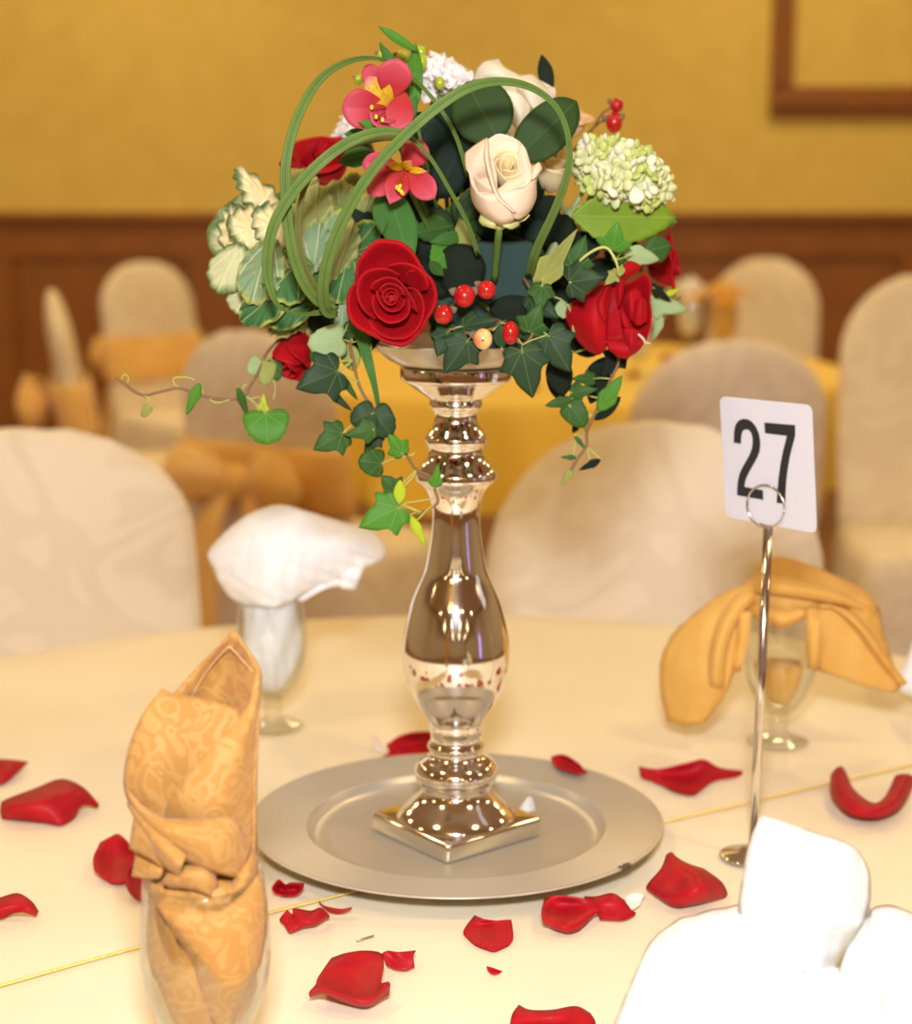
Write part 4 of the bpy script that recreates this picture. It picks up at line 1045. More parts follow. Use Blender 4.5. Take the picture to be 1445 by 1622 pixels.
# ------------------------------------------------------------------ leaf shapes: (along, across) for one half, base at 0, tip at 1
TPL = dict(
    ivy=[(0, 0), (-.06, .06), (-.13, .17), (-.13, .30), (-.05, .40), (.03, .405), (.09, .40), (.18, .46), (.28, .54), (.34, .54), (.37, .44), (.42, .335), (.52, .285), (.64, .255), (.78, .17), (.90, .08), (1, 0)],
    ivyb=[(0, 0), (-.06, .08), (-.10, .2), (-.04, .33), (.07, .37), (.20, .50), (.31, .55), (.37, .42), (.43, .29), (.56, .235), (.72, .17), (.87, .085), (1, 0)],
    round=[(0, 0), (-.09, .10), (-.14, .24), (-.10, .40), (.03, .49), (.18, .50), (.32, .48), (.44, .46), (.56, .42), (.66, .40), (.76, .31), (.86, .27), (.94, .14), (1, 0)],
    young=[(0, 0), (.06, .13), (.14, .32), (.26, .46), (.34, .38), (.44, .27), (.62, .20), (.82, .10), (1, 0)],
    curl=[(0, 0), (.08, .22), (.22, .38), (.38, .5), (.55, .36), (.72, .28), (.88, .14), (1, 0)],
    ovate=[(0, 0), (.04, .12), (.12, .27), (.25, .41), (.40, .49), (.55, .48), (.70, .41), (.83, .29), (.93, .15), (1, 0)],
    disc=[(0, 0), (.03, .18), (.12, .34), (.27, .47), (.46, .52), (.66, .49), (.82, .39), (.93, .23), (1, 0)],
    lance=[(0, 0), (.06, .16), (.18, .33), (.35, .46), (.5, .5), (.65, .46), (.8, .31), (.92, .14), (1, 0)],
    serrate=[(0, 0), (.03, .14), (.07, .17), (.10, .27), (.15, .29), (.19, .39), (.25, .40), (.30, .47), (.36, .465), (.42, .50), (.48, .48), (.54, .49), (.60, .44), (.66, .44), (.72, .36), (.78, .34), (.83, .25), (.89, .21), (.94, .10), (1, 0)],
    kale=[(0, 0), (.02, .12), (.10, .24), (.24, .37), (.40, .46), (.56, .50), (.70, .475), (.82, .39), (.91, .27), (.97, .13), (1, 0)],
    petal=[(0, 0), (.04, .10), (.16, .20), (.32, .34), (.50, .46), (.66, .50), (.80, .45), (.91, .32), (.97, .16), (1, 0)],
    point=[(0, 0), (.05, .12), (.2, .27), (.38, .42), (.55, .5), (.70, .46), (.82, .33), (.91, .17), (.965, .05), (1, 0)],
)


def leaf_pts(P0, P1, w, tpl, bend=.08, fold=.14, roll=0.0, nrm=None, rip=0.0, ripn=9, rings=5, fine=2, droop=0.0):
    half = TPL[tpl]
    if fine > 1 and tpl not in ('serrate', 'ivyb'):
        half = [tuple(q) for q in crom(np.array(half), fine)]
    outl = half + [(t, -s) for t, s in half[-2:0:-1]]
    P0, P1 = Vector(P0), Vector(P1)
    X = P1 - P0; L = X.length; Xn = X / L
    N = (CAM - (P0 + P1) / 2) if nrm is None else Vector(nrm)
    N = (N - Xn * N.dot(Xn)).normalized()
    N = Matrix.Rotation(roll, 3, Xn) @ N
    S = N.cross(Xn)
    c = (.30 if tpl in ('ivy', 'ivyb', 'round') else .45, 0)
    V, uv, rim = [], [], []

    def add(t, s, f, an):
        h = bend * L * 4 * t * (1 - t) - fold * abs(s) * w * L - droop * L * t * t + rip * L * math.sin(ripn * an + 1) * f ** 3
        V.append(P0 + X * t + S * (s * w * L) + N * h); uv.append((t, s)); rim.append((f, 0))
    add(c[0], 0, 0, 0)
    n = len(outl)
    for k in range(1, rings + 1):
        f = (k / rings)
        for t, s in outl:
            add(c[0] + (t - c[0]) * f, s * f, f, math.atan2(s, t - c[0]))
    F = [(0, 1 + i, 1 + (i + 1) % n) for i in range(n)]
    for k in range(rings - 1):
        a = 1 + k * n; b = a + n
        F += [(a + i, b + i, b + (i + 1) % n, a + (i + 1) % n) for i in range(n)]
    return V, F, uv, rim


def leaf(parent, m, base, tip, w, tpl='ivy', name='leaf', th=.00045, **k):
    roll = k.get('roll', 0.0)
    V, F, uv, rim = leaf_pts(PD(*base), PD(*tip), w / max(.35, abs(math.cos(roll))), tpl, **k)
    o = mk(name, V, F, MAT[m], parent, uv=uv, solid=th)
    L = o.data.uv_layers.new(name='rim')
    for lp in o.data.loops: L.data[lp.index].uv = rim[lp.vertex_index]
    o.data.uv_layers['leaf'].active = True
    return o


CZ = CUPZ + .03
HEART = Vector((0, 0, CZ + .03))             # middle of the foam, every stem is pushed into it


def stem_to(parent, p, r=.0022, m='stem', name='stem', end=None, sag=0.0):
    p = Vector(p); e = Vector(end) if end is not None else HEART + (p - HEART).normalized() * .03
    mid = (p + e) / 2 + Vector((0, 0, sag))
    return mk(name, *tube([p, mid, e], r, 8, 3), MAT[m], parent)


# ------------------------------------------------------------------ bowl and foam
bz = CUPZ + .0004
rimz = zp(541)
hh = rimz - bz
bp = [(0, 0), (.041, 0), (.046, .0015), (.053, hh * .30), (.060, hh * .66), (.0640, hh * .95), (.0652, hh), (.0645, hh + .0008), (.0630, hh * .97), (.058, hh * .66), (.050, hh * .3), (.042, .004), (0, .004)]
bowl = tag(mk('floral_bowl', *lathe(bp, 64, (0, 0, bz)), mat('cream_gloss', (0.60, 0.54, 0.40), 0.16, metal=0.55)), 'shallow glossy cream bowl on the candlestick, under the flowers', 'bowl')
fx0, fx1 = PD(690, 430, -.05).x, PD(846, 430, -.05).x
ftop = PD(800, 384, -.052).z
bm = bmesh.new()
fb = bz + hh * .80
bmesh.ops.create_cube(bm, size=1.0, matrix=Matrix.Translation(((fx0 + fx1) / 2, -.008, (ftop + fb) / 2)) @ Matrix.Diagonal((fx1 - fx0, .082, ftop - fb, 1)))
bmesh.ops.create_cube(bm, size=1.0, matrix=Matrix.Translation(((fx0 + fx1) / 2, -.002, (fb + bz + .006) / 2 + .002)) @ Matrix.Diagonal((.062, .056, fb - bz, 1)))
bmesh.ops.bevel(bm, geom=bm.edges[:], offset=.004, segments=2, profile=.6, affect='EDGES')
me = bpy.data.meshes.new('floral_foam'); bm.to_mesh(me); bm.free(); me.materials.append(MAT['foam'])
fo = bpy.data.objects.new('floral_foam', me); COL.objects.link(fo)
tag(fo, 'dark green block of floral foam in the bowl, seen between the stems', 'floral foam')

# ------------------------------------------------------------------ roses
def rose_petal(phi, span, r_in, r_out, H, tuck=.0015, lean=0.0, point=.0, wave=0.0, nu=13, nv=11, z0=0.0):
    V = []
    for i in range(nv):
        v = i / (nv - 1)
        for j in range(nu):
            u = -1 + 2 * j / (nu - 1)
            vv = v * (1 - .30 * abs(u) ** 2.6 + point * math.exp(-(u / .25) ** 2))
            a = phi + u * span * (.30 + .70 * math.sin(min(1.0, v * 1.35) * PI / 2))
            k = min(1.0, vv / .72)
            r = .0025 + (r_in - .0025) * math.sin(k * PI / 2) ** .75
            z = z0 + H * (vv if vv < .72 else .72 + (vv - .72) * (1 - .55 * (r_out - r_in) / max(.004, r_in)))
            e = max(0.0, (vv - .60) / .40)
            r += (r_out - r_in) * e ** 1.7
            z -= (r_out - r_in) * .55 * e ** 2.4
            r += tuck * u + wave * math.sin(5 * u + phi * 3) * v * v
            V.append(Vector((r * math.cos(a), r * math.sin(a), z)))
    return V, gridfaces(nv, nu)


def rose(label, base, axis, petals, m='red', group=None, sq=(1, 1), sep=True, stem_end=None, inner=None, ninner=0, name='rose', stem=True):
    P = PD(*base)
    t = thing(name, label, 'flower', tuple(P), 0, group)
    M = frame(axis, (1, 0, 0))
    R = Matrix.Diagonal((sq[0], sq[1], 1))
    for i, q in enumerate(petals):
        phi, span, ri, ro, H = q[:5]
        kw = q[5] if len(q) > 5 else {}
        V, F = rose_petal(math.radians(phi), math.radians(span), ri, ro, H, **kw)
        o = mk('petal', [P + M @ (R @ v) for v in V], F, MAT[inner] if (inner and i < ninner) else MAT[m], t, solid=.0006)
    if sep:
        for k in range(5):
            a = 2 * PI * k / 5 + .3
            p0 = P + M @ Vector((.004 * math.cos(a), .004 * math.sin(a), -.002))
            p1 = P + M @ Vector((.021 * math.cos(a), .021 * math.sin(a), .008))
            V, F, uv, rim = leaf_pts(p0, p1, .34, 'lance', bend=-.12, fold=.05, nrm=M @ Vector((-math.cos(a) * .3, -math.sin(a) * .3, -1)), rings=3, fine=1)
            mk('sepal', V, F, MAT['sepal'], t, solid=.0006)
        V, F = ball(P + M @ Vector((0, 0, -.003)), .0058, 12, 8)
        mk('hip', V, F, MAT['sepal'], t)
    if stem:
        stem_to(t, P + M @ Vector((0, 0, -.005)), .0026, end=stem_end)
    return t


def spiral(n, r0, r1, H0, H1, span0, span1, a0=0.0, curl=.0008, step=137.5):
    out = []
    for i in range(n):
        k = i / max(1, n - 1)
        r = r0 + (r1 - r0) * k ** 1.1
        out.append((a0 + step * i, span0 + (span1 - span0) * k, r, r + curl * (1 + 2 * k), H0 + (H1 - H0) * k, dict(tuck=.0012 + .0012 * k)))
    return out



def traced(t, rows, z, y0, m, dscale=.001, n=4, name='petal', label=None):
    "petal through (zoom x, zoom y, depth in mm) points; z = (x offset, y offset, zoom factor)"
    o = sheet_d(name, [[(z[0] + a / z[2], z[1] + b / z[2], c * dscale) for a, b, c in r] for r in rows], y0, MAT[m], t, n, solid=.0006)
    if label: lab(o, label)
    return o


def rim_petal(t, rim, c, dep, sink, z, y0, m='red', out=.035, back=2.5):
    "cupped petal hanging from its traced rim and sinking towards the heart of the rose at c"
    rows = []
    for f, d in ((-out, dep + back), (0, dep), (.07, dep + sink * .12), (.26, dep + sink * .62), (.62, dep + sink * 1.25)):
        rows.append([(a + (c[0] - a) * f, b + (c[1] - b) * f, d + (q[0] if q else 0)) for a, b, *q in rim])
    return traced(t, rows, z, y0, m, n=3)


def calyx(t, P, ax, end=None, r=.0058):
    M = frame(ax)
    for k in range(5):
        a = 2 * PI * k / 5 + .3
        p0 = P + M @ Vector((.004 * math.cos(a), .004 * math.sin(a), -.002))
        p1 = P + M @ Vector((.020 * math.cos(a), .020 * math.sin(a), .006))
        V, F, uv, rim = leaf_pts(p0, p1, .36, 'lance', bend=-.12, fold=.05, nrm=M @ Vector((-math.cos(a) * .3, -math.sin(a) * .3, -1)), rings=3, fine=1)
        mk('sepal', V, F, MAT['sepal'], t, solid=.0006)
    mk('hip', *ball(P + M @ Vector((0, 0, -.003)), r, 12, 8), MAT['sepal'], t)
    stem_to(t, P + M @ Vector((0, 0, -.005)), .0026, end=end)


# front red rose: the spiral faces the viewer, big outer petals round it
Z1 = (560, 340, 7.371); YR = -.128
P = PD(622, 474, -.098)
t = thing('rose', 'large open red rose facing the viewer, front left of the berries', 'flower', tuple(P), 0, 'red roses')
C1 = (440, 970)
rim_petal(t, [(30, 800), (60, 570), (160, 420), (280, 318), (400, 312), (560, 342), (680, 440), (780, 600), (850, 720)], C1, 5, 15, Z1, YR, back=5)
rim_petal(t, [(60, 760), (-40, 890), (-60, 1040), (-42, 1180), (30, 1290), (130, 1352), (260, 1422), (380, 1480)], C1, 4, 15, Z1, YR, back=5)
rim_petal(t, [(180, 1230), (235, 1370), (350, 1468), (480, 1512), (600, 1518), (705, 1440), (790, 1340), (850, 1230)], C1, 2.5, 17, Z1, YR, back=5)
rim_petal(t, [(640, 660), (760, 650), (860, 715), (915, 775), (952, 880), (962, 970), (930, 1090), (860, 1210), (780, 1362)], C1, 2, 22, Z1, YR, back=5)
rim_petal(t, [(385, 608, 3), (450, 585), (560, 565), (690, 590), (800, 670), (868, 790), (855, 880, 2)], (560, 960), -1, 15, Z1, YR, back=4, out=.02)
rim_petal(t, [(540, 705, 3), (410, 642), (280, 632), (150, 672), (72, 762), (45, 900), (75, 1030), (150, 1140), (260, 1220, 3)], C1, -3, 14, Z1, YR, back=4)
rim_petal(t, [(640, 850, 3), (745, 890), (808, 1000), (822, 1110), (795, 1235), (725, 1355), (600, 1440), (420, 1440), (280, 1370), (195, 1250, 3)], C1, -2, 24, Z1, YR, back=4)
rim_petal(t, [(205, 870, 2), (240, 800), (320, 752), (420, 735), (510, 762), (590, 842), (655, 935), (705, 1020), (745, 1140, 3)], C1, -5.5, 14, Z1, YR, back=3)
rim_petal(t, [(238, 940, 2), (225, 1050), (260, 1150), (330, 1225), (420, 1264), (520, 1250), (610, 1195), (655, 1100), (645, 980, 2)], C1, -6.5, 15, Z1, YR, back=3)
rim_petal(t, [(300, 905, 1), (330, 842), (400, 805), (480, 815), (560, 862), (600, 940, 1)], C1, -7, 13, Z1, YR, back=3)
rim_petal(t, [(270, 895, 1), (290, 990), (350, 1082), (430, 1132), (510, 1122), (570, 1080), (600, 990, 1)], C1, -7.5, 13, Z1, YR, back=3)
rim_petal(t, [(345, 930, 1), (375, 882), (440, 862), (505, 895), (528, 970, 1)], C1, -7.5, 12, Z1, YR, back=3)
rim_petal(t, [(335, 890, 1), (345, 975), (390, 1042), (445, 1058), (500, 1020), (522, 950, 1)], C1, -8, 12, Z1, YR, back=3)
rim_petal(t, [(395, 985, .5), (402, 925), (440, 898), (485, 925), (486, 990), (440, 1018)], C1, -8.5, 11, Z1, YR, back=3)
mk('heart', *ball(PD(620, 473, YR + .008), .0085, 12, 8), MAT['red'], t)
calyx(t, P, (-.02, -1, .16))

# right red rose: seen from the side, mouth to the right
Z2 = (880, 380, 6.568); YR = -.062
P = PD(912, 498, -.048)
t = thing('rose', 'red rose in side view with curled petals, right end of the arrangement', 'flower', tuple(P), 0, 'red roses')
traced(t, [[(500, 430, 6), (530, 440, 2), (555, 465, 0), (578, 472, 2)], [(300, 590, 6), (400, 560, -4), (490, 560, -8), (552, 600, -6)], [(150, 660, 6), (280, 660, -6), (420, 680, -13), (540, 720, -10)], [(105, 800, 8), (240, 810, -6), (400, 830, -15), (530, 860, -12)], [(160, 940, 8), (290, 960, -5), (410, 980, -14), (527, 990, -12)], [(250, 1070, 8), (340, 1080, -2), (430, 1090, -9), (528, 1080, -9)], [(350, 1160, 8), (400, 1185, 2), (450, 1195, -2), (530, 1140, -4)]], Z2, YR, 'red')
traced(t, [[(512, 430, 0), (590, 390, -2), (618, 415, 2)], [(470, 550, -9.5), (535, 500, -11), (578, 505, -6)], [(430, 660, -14.5), (490, 640, -16), (556, 640, -10)], [(450, 750, -16), (500, 760, -17), (547, 720, -11)], [(500, 840, -15.5), (520, 850, -16), (537, 800, -12)]], Z2, YR, 'red')
traced(t, [[(740, 225, 2), (800, 222, 4), (895, 270, 8)], [(690, 300, -4), (760, 300, -3), (850, 335, 4)], [(650, 420, -9), (700, 420, -10), (742, 402, -4)], [(635, 520, -11), (680, 520, -14), (716, 500, -8)], [(645, 620, -10), (670, 620, -13), (692, 600, -8)], [(652, 695, -7), (657, 695, -9), (664, 688, -6)]], Z2, YR, 'red')
traced(t, [[(700, 480, 14), (850, 400, 7), (930, 352, 2), (985, 430, -2)], [(690, 540, 20), (830, 520, 17), (920, 500, 7), (998, 520, -3)], [(690, 640, 24), (800, 640, 20), (900, 640, 10), (984, 640, -4)], [(690, 760, 24), (800, 800, 20), (900, 800, 8), (1003, 760, -6)], [(700, 860, 18), (820, 900, 12), (920, 900, 3), (994, 880, -5)], [(740, 930, 8), (850, 960, 4), (920, 1010, -2), (945, 1045, -4)]], Z2, YR, 'red')
traced(t, [[(560, 490, 6), (610, 460, 6), (650, 470, 8), (700, 430, 10)], [(545, 700, 8), (600, 680, 8), (655, 660, 8), (720, 600, 14)], [(530, 900, 4), (600, 860, 3), (690, 830, 3), (760, 800, 14)], [(528, 1050, -2), (620, 1040, -4), (715, 1030, -5), (800, 980, 4)]], Z2, YR, 'red')
traced(t, [[(735, 640, 2), (765, 545, -2), (830, 508, -1), (890, 540, 0)], [(745, 740, -2), (790, 700, -6), (850, 680, -3), (905, 690, 0)], [(770, 830, -3), (815, 850, -6), (865, 860, -4), (925, 840, -1)]], Z2, YR, 'red')
traced(t, [[(830, 620, -2), (890, 590, -6), (945, 650, -5)], [(795, 750, -5), (870, 750, -11), (955, 740, -8)], [(795, 850, -4), (860, 895, -9), (945, 850, -6)]], Z2, YR, 'red')
traced(t, [[(690, 700, -3), (720, 760, -6), (760, 830, -6), (800, 900, -5)], [(680, 790, -6), (710, 830, -9), (750, 880, -9), (800, 930, -7)], [(690, 890, -5), (720, 910, -8), (760, 930, -8), (810, 945, -6)]], Z2, YR, 'red')
traced(t, [[(530, 1045, -4), (640, 1045, -5), (740, 1030, -5), (830, 1000, -4), (942, 1035, -4)], [(545, 1125, -6), (640, 1120, -8), (740, 1110, -9), (840, 1090, -8), (920, 1078, -6)], [(600, 1180, -4), (670, 1190, -7), (740, 1192, -8), (800, 1165, -7), (880, 1135, -4)], [(680, 1225, 0), (710, 1233, -2), (748, 1231, -3), (785, 1205, -3), (830, 1180, -1)]], Z2, YR, 'red')
traced(t, [[(695, 925, -7), (780, 915, -9), (862, 940, -8)], [(718, 1010, -9), (790, 1005, -12), (852, 1020, -10)], [(745, 1085, -10), (790, 1090, -13), (837, 1070, -11)], [(780, 1138, -9), (795, 1142, -11), (812, 1122, -10)]], Z2, YR, 'red')
traced(t, [[(855, 985, -11), (862, 975, -12), (872, 978, -11)], [(905, 1040, -10), (918, 1030, -12), (925, 1032, -10)], [(930, 1078, -8), (940, 1066, -9), (950, 1070, -8)], [(985, 1080, -6), (992, 1074, -7), (990, 1066, -6)]], Z2, YR, 'cream', label='pale torn petal edge')
calyx(t, P, (.76, -.64, .08))

# cream rose bud on its own straight stem
Z3 = (720, 200, 9.54); YR = -.100
P = PD(791, 352, -.092)
t = thing('rose', 'cream rose bud upright in the middle on a straight green stem', 'flower', tuple(P), 0, 'cream roses')
traced(t, [[(500, 200, 10), (650, 116, 12), (780, 128, 12), (900, 178, 12), (985, 230, 10)], [(500, 350, 8), (650, 260, 12), (780, 250, 13), (930, 290, 12), (1065, 350, 8)], [(520, 500, 6), (650, 420, 10), (800, 400, 12), (960, 450, 10), (1135, 530, 4)], [(560, 700, 6), (680, 650, 9), (800, 640, 11), (940, 680, 9), (1100, 720, 4)]], Z3, YR, 'cream')
traced(t, [[(162, 400, 2), (300, 290, 0), (470, 183, -2), (508, 196, -3)], [(156, 520, -1), (280, 440, -6), (390, 360, -9), (458, 380, -11)], [(172, 640, -3), (270, 590, -8), (370, 540, -11), (466, 545, -14)], [(222, 720, -6), (290, 730, -7), (350, 700, -8), (500, 660, -12)], [(250, 860, -4), (330, 860, -2), (400, 830, -2), (540, 800, -6)], [(320, 980, -8), (400, 960, -6), (480, 940, -6), (580, 920, -8)]], Z3, YR, 'cream')
traced(t, [[(995, 235, 8), (1080, 350, 4), (1140, 540, 0), (1178, 612, -2)], [(960, 420, 4), (1030, 480, 0), (1090, 620, -5), (1168, 700, -7)], [(930, 650, 0), (1010, 700, -5), (1080, 780, -10), (1160, 822, -11)], [(740, 880, -9), (880, 850, -10), (1000, 870, -12), (1070, 905, -13)], [(630, 965, -12), (760, 975, -14), (880, 960, -14), (1000, 935, -14)]], Z3, YR, 'cream')
Mb = frame((.10, -.74, .66)); Pb = PD(800, 292, YR + .012)
for phi, sp, ri, ro, H in ((200, 85, .0016, .002, .0235), (20, 80, .0028, .0034, .0235), (140, 80, .0044, .0052, .0238), (280, 78, .0056, .0066, .0238), (60, 78, .0070, .0082, .0240), (190, 76, .0084, .0096, .0238), (310, 74, .0098, .0112, .0232), (95, 72, .0104, .0118, .0235)):
    V, F = rose_petal(math.radians(phi), math.radians(sp), ri, ro, H, tuck=.0012)
    mk('petal', [Pb + Mb @ Vector((v.x, v.y * 1.12, v.z)) for v in V], F, MAT['creaminner'], t, solid=.0006)
traced(t, [[(226, 728, -6), (268, 882, -11), (350, 988, -16), (460, 1032, -19), (606, 1006, -21)], [(238, 850, -2), (300, 980, -12), (400, 1060, -19), (500, 1090, -22), (645, 1080, -23.5)], [(252, 1060, 4), (330, 1130, -8), (430, 1180, -16), (540, 1200, -20), (725, 1180, -22)], [(310, 1210, 4), (390, 1270, -6), (490, 1310, -13), (620, 1330, -17), (835, 1270, -18)], [(420, 1340, 4), (500, 1390, -3), (600, 1430, -8), (720, 1440, -12), (895, 1390, -12)], [(560, 1440, 6), (620, 1470, 2), (700, 1492, -1), (800, 1490, -2), (905, 1430, 0)]], Z3, YR, 'cream')
traced(t, [[(590, 992, -17), (760, 984, -18), (900, 964, -17), (1040, 932, -14.5), (1155, 838, -9), (1250, 780, -4)], [(640, 1070, -19), (780, 1060, -20), (920, 1040, -19), (1070, 1000, -14), (1180, 930, -8), (1238, 870, -1)], [(720, 1170, -19), (850, 1180, -19), (980, 1170, -17), (1100, 1140, -12), (1190, 1080, -5), (1240, 1040, 3)], [(820, 1260, -16), (930, 1290, -16), (1030, 1280, -13), (1120, 1240, -8), (1180, 1190, -2), (1212, 1150, 4)], [(870, 1390, -10), (960, 1410, -9), (1030, 1385, -6), (1090, 1340, -2), (1130, 1295, 2), (1160, 1262, 6)]], Z3, YR, 'cream')
traced(t, [[(1182, 602, -3), (1240, 565, -5), (1278, 545, -4), (1300, 582, -2)], [(1170, 700, -8), (1230, 670, -10), (1290, 650, -8), (1327, 645, -4)], [(1160, 812, -9), (1200, 800, -10), (1240, 775, -8), (1262, 740, -4)]], Z3, YR, 'cream')
traced(t, [[(462, 188, -2), (490, 200, -6), (512, 205, -3)], [(442, 400, -11), (480, 400, -15), (520, 390, -12)], [(460, 560, -14.5), (500, 570, -18.5), (545, 560, -14)], [(515, 770, -16), (550, 780, -20), (590, 760, -16)], [(575, 960, -19.5), (608, 970, -23), (640, 950, -19)], [(640, 1090, -23.6), (680, 1110, -25), (715, 1090, -22)], [(760, 1200, -22), (790, 1215, -23), (815, 1195, -21)], [(890, 1305, -17), (910, 1310, -17.6), (930, 1300, -16.6)]], Z3, YR, 'cream')
traced(t, [[(200, 560, 0), (330, 500, 2), (470, 460, 2), (620, 520, 2)], [(250, 760, 0), (350, 720, -1), (480, 680, -3), (640, 720, -4)], [(300, 920, 0), (400, 900, -4), (500, 860, -8), (650, 900, -8)], [(330, 1020, -6), (420, 1010, -11), (520, 1000, -14), (660, 1010, -16)], [(340, 1130, -4), (440, 1130, -12), (540, 1130, -16), (680, 1120, -17)]], Z3, YR, 'cream')
for q in ([[(395, 1330, 4), (500, 1400, -2), (620, 1470, -4)], [(368, 1430, 2), (480, 1470, -3), (630, 1500, -4)], [(420, 1500, 2), (520, 1530, -2), (620, 1552, -2)]], [[(720, 1480, -4), (850, 1470, -4), (985, 1400, 0)], [(740, 1520, -4), (860, 1520, -4), (990, 1450, 0)], [(800, 1540, -2), (870, 1556, -2), (975, 1500, 1)]], [[(985, 1420, 1), (1060, 1390, 2), (1130, 1330, 4)], [(1000, 1450, 0), (1070, 1420, 1), (1140, 1350, 3)]]):
    traced(t, q, Z3, YR, 'sepal', name='sepal')
# inner cups close the bud all round
for phi, sp, ri, ro, H in ((90, 80, .0180, .0195, .044), (330, 70, .0190, .0205, .036), (210, 70, .0190, .0205, .036), (270, 80, .0195, .0205, .032)):
    V, F = rose_petal(math.radians(phi), math.radians(sp), ri, ro, H)
    Mc = frame((.04, -.45, .89))
    mk('petal', [P + Vector((0, .006, .004)) + Mc @ v for v in V], F, MAT['cream'], t, solid=.0006)

mk('hip', *ball(P + Vector((0, .002, 0)), .006, 12, 8), MAT['sepal'], t)
stem_to(t, P + Vector((0, .001, -.004)), .0027, end=PD(783, 446, -.052))

# ivory rose behind the round leaves
Z4 = (690, 80, 6.283); YR = .005
P = PD(822, 232, .015)
t = thing('rose', 'big ivory rose with loose petals at the top, behind two round leaves', 'flower', tuple(P), 0, 'cream roses')
traced(t, [[(372, 298, 6), (408, 190, 2), (480, 110, 0), (560, 92, 2), (628, 80, 6)], [(430, 310, -2), (480, 220, -8), (560, 170, -10), (630, 150, -8), (692, 168, 0)], [(500, 310, -4), (560, 260, -12), (650, 230, -14), (740, 220, -8), (832, 245, 0)], [(500, 380, 0), (640, 350, -8), (760, 330, -8), (860, 330, -4), (980, 350, 2)], [(560, 480, 6), (660, 460, 0), (760, 440, -2), (860, 430, 0), (960, 440, 4)]], Z4, YR, 'white')
traced(t, [[(820, 248, 2), (890, 240, 0), (965, 236, 2), (1040, 300, 4), (1110, 362, 6), (1198, 368, 10)], [(800, 320, -4), (870, 320, -10), (940, 320, -12), (1040, 370, -8), (1130, 420, 0), (1205, 440, 8)], [(820, 420, -2), (880, 430, -10), (930, 440, -12), (1000, 470, -10), (1100, 490, -2), (1180, 520, 8)], [(880, 480, 0), (920, 530, -6), (960, 570, -8), (1020, 600, -6), (1080, 600, 2), (1150, 600, 10)]], Z4, YR, 'white')
traced(t, [[(480, 370, -2), (620, 392, -12), (760, 402, -16), (860, 445, -14), (955, 570, -8)], [(560, 440, 0), (680, 460, -12), (780, 500, -18), (860, 560, -16), (935, 670, -8)], [(680, 540, 2), (760, 590, -10), (820, 640, -16), (870, 700, -14), (915, 770, -6)], [(760, 720, 4), (800, 770, -4), (825, 830, -8), (850, 870, -8), (870, 900, -4)]], Z4, YR, 'white')
traced(t, [[(380, 300, 12), (600, 200, 22), (830, 240, 26), (1000, 280, 24), (1190, 380, 14)], [(420, 460, 18), (600, 400, 30), (830, 400, 34), (1000, 440, 30), (1180, 560, 16)], [(600, 700, 16), (700, 720, 26), (830, 740, 28), (940, 740, 24), (1060, 720, 14)], [(760, 930, 10), (800, 950, 14), (830, 960, 14), (860, 950, 14), (900, 930, 10)]], Z4, YR, 'white')
stem_to(t, P, .0026)
small = spiral(4, .003, .011, .036, .036, 80, 70, 10, .001) + [(90, 60, .018, .030, .036, dict(wave=.001)), (180, 60, .019, .031, .035, dict(point=.1)), (270, 60, .019, .030, .034), (0, 60, .019, .030, .035, dict(wave=.001)), (135, 60, .021, .033, .038, dict(wave=.002))]
rose('blurred red rose at the back left, behind the arching grass blades', (523, 292, .05), (-.15, -.45, .9), small, 'red', 'red roses', sep=False)
bud = spiral(4, .003, .009, .038, .038, 82, 75, 0, .0005) + [(90, 64, .0135, .0150, .037), (200, 64, .0140, .0160, .037), (320, 64, .0145, .017, .036), (260, 60, .0155, .0175, .034), (40, 60, .0155, .0185, .033)]
rose('red rose hanging head down at the lower left, below the kale', (480, 527, -.015), (-.34, -.55, -.80), bud, 'red', 'red roses')
rose('blurred red rose at the far right edge, behind the side view rose', (1027, 425, .035), (.72, -.1, .10), [(a, b, c * .8, d * .85, e * .75) + tuple(f) for a, b, c, d, e, *f in small], 'red', 'red roses', sep=False)
rose('blurred peach rose at the back right behind the round leaves', (893, 222, .095), (.2, -.3, .9), [(a, b, c * .7, d * .7, e * .8) + tuple(f) for a, b, c, d, e, *f in small], 'peach', 'cream roses', sep=False)
rose('pale yellow rosebud tucked behind the right round leaf', (866, 300, .012), (.15, -.6, .75), bud, 'creaminner', 'cream roses', sep=False)


# ------------------------------------------------------------------ carnations: frilled petals
def carnation(label, c, R, axis, n, seed):
    r = random.Random(seed)
    P = PD(*c)
    t = thing('carnation', label, 'flower', tuple(P), 0, 'white carnations')
    M = frame(axis)
    for i in range(n):
        a = 2.4 * i; el = .15 + 1.15 * (i / n) ** .8
        rr = R * (.75 + .25 * r.random())
        V, nu, nv = [], 15, 5
        for iv in range(nv):
            v = iv / (nv - 1)
            for ju in range(nu):
                u = -1 + 2 * ju / (nu - 1)
                fr = 1 + (.07 * ((ju * 7 + i) % 3 - 1) if iv == nv - 1 else 0)
                an = a + u * (.25 + .75 * v)
                q = rr * v * fr * (1 - .12 * u * u)
                e = el + .16 * math.sin(7 * u + i) * v + .10 * v * v
                V.append(P + M @ Vector((q * math.cos(an) * math.sin(e), q * math.sin(an) * math.sin(e), q * math.cos(e))))
        mk('petal', V, gridfaces(nv, nu), MAT['carn'], t, solid=.0004)
    V, F = lathe([(0, -.022), (.005, -.020), (.007, -.010), (.006, 0), (.003, .006)], 10)
    mk('calyx', [P + M @ Vector(v) for v in V], F, MAT['stem'], t)
    stem_to(t, P + M @ Vector((0, 0, -.02)), .0018)
    return t


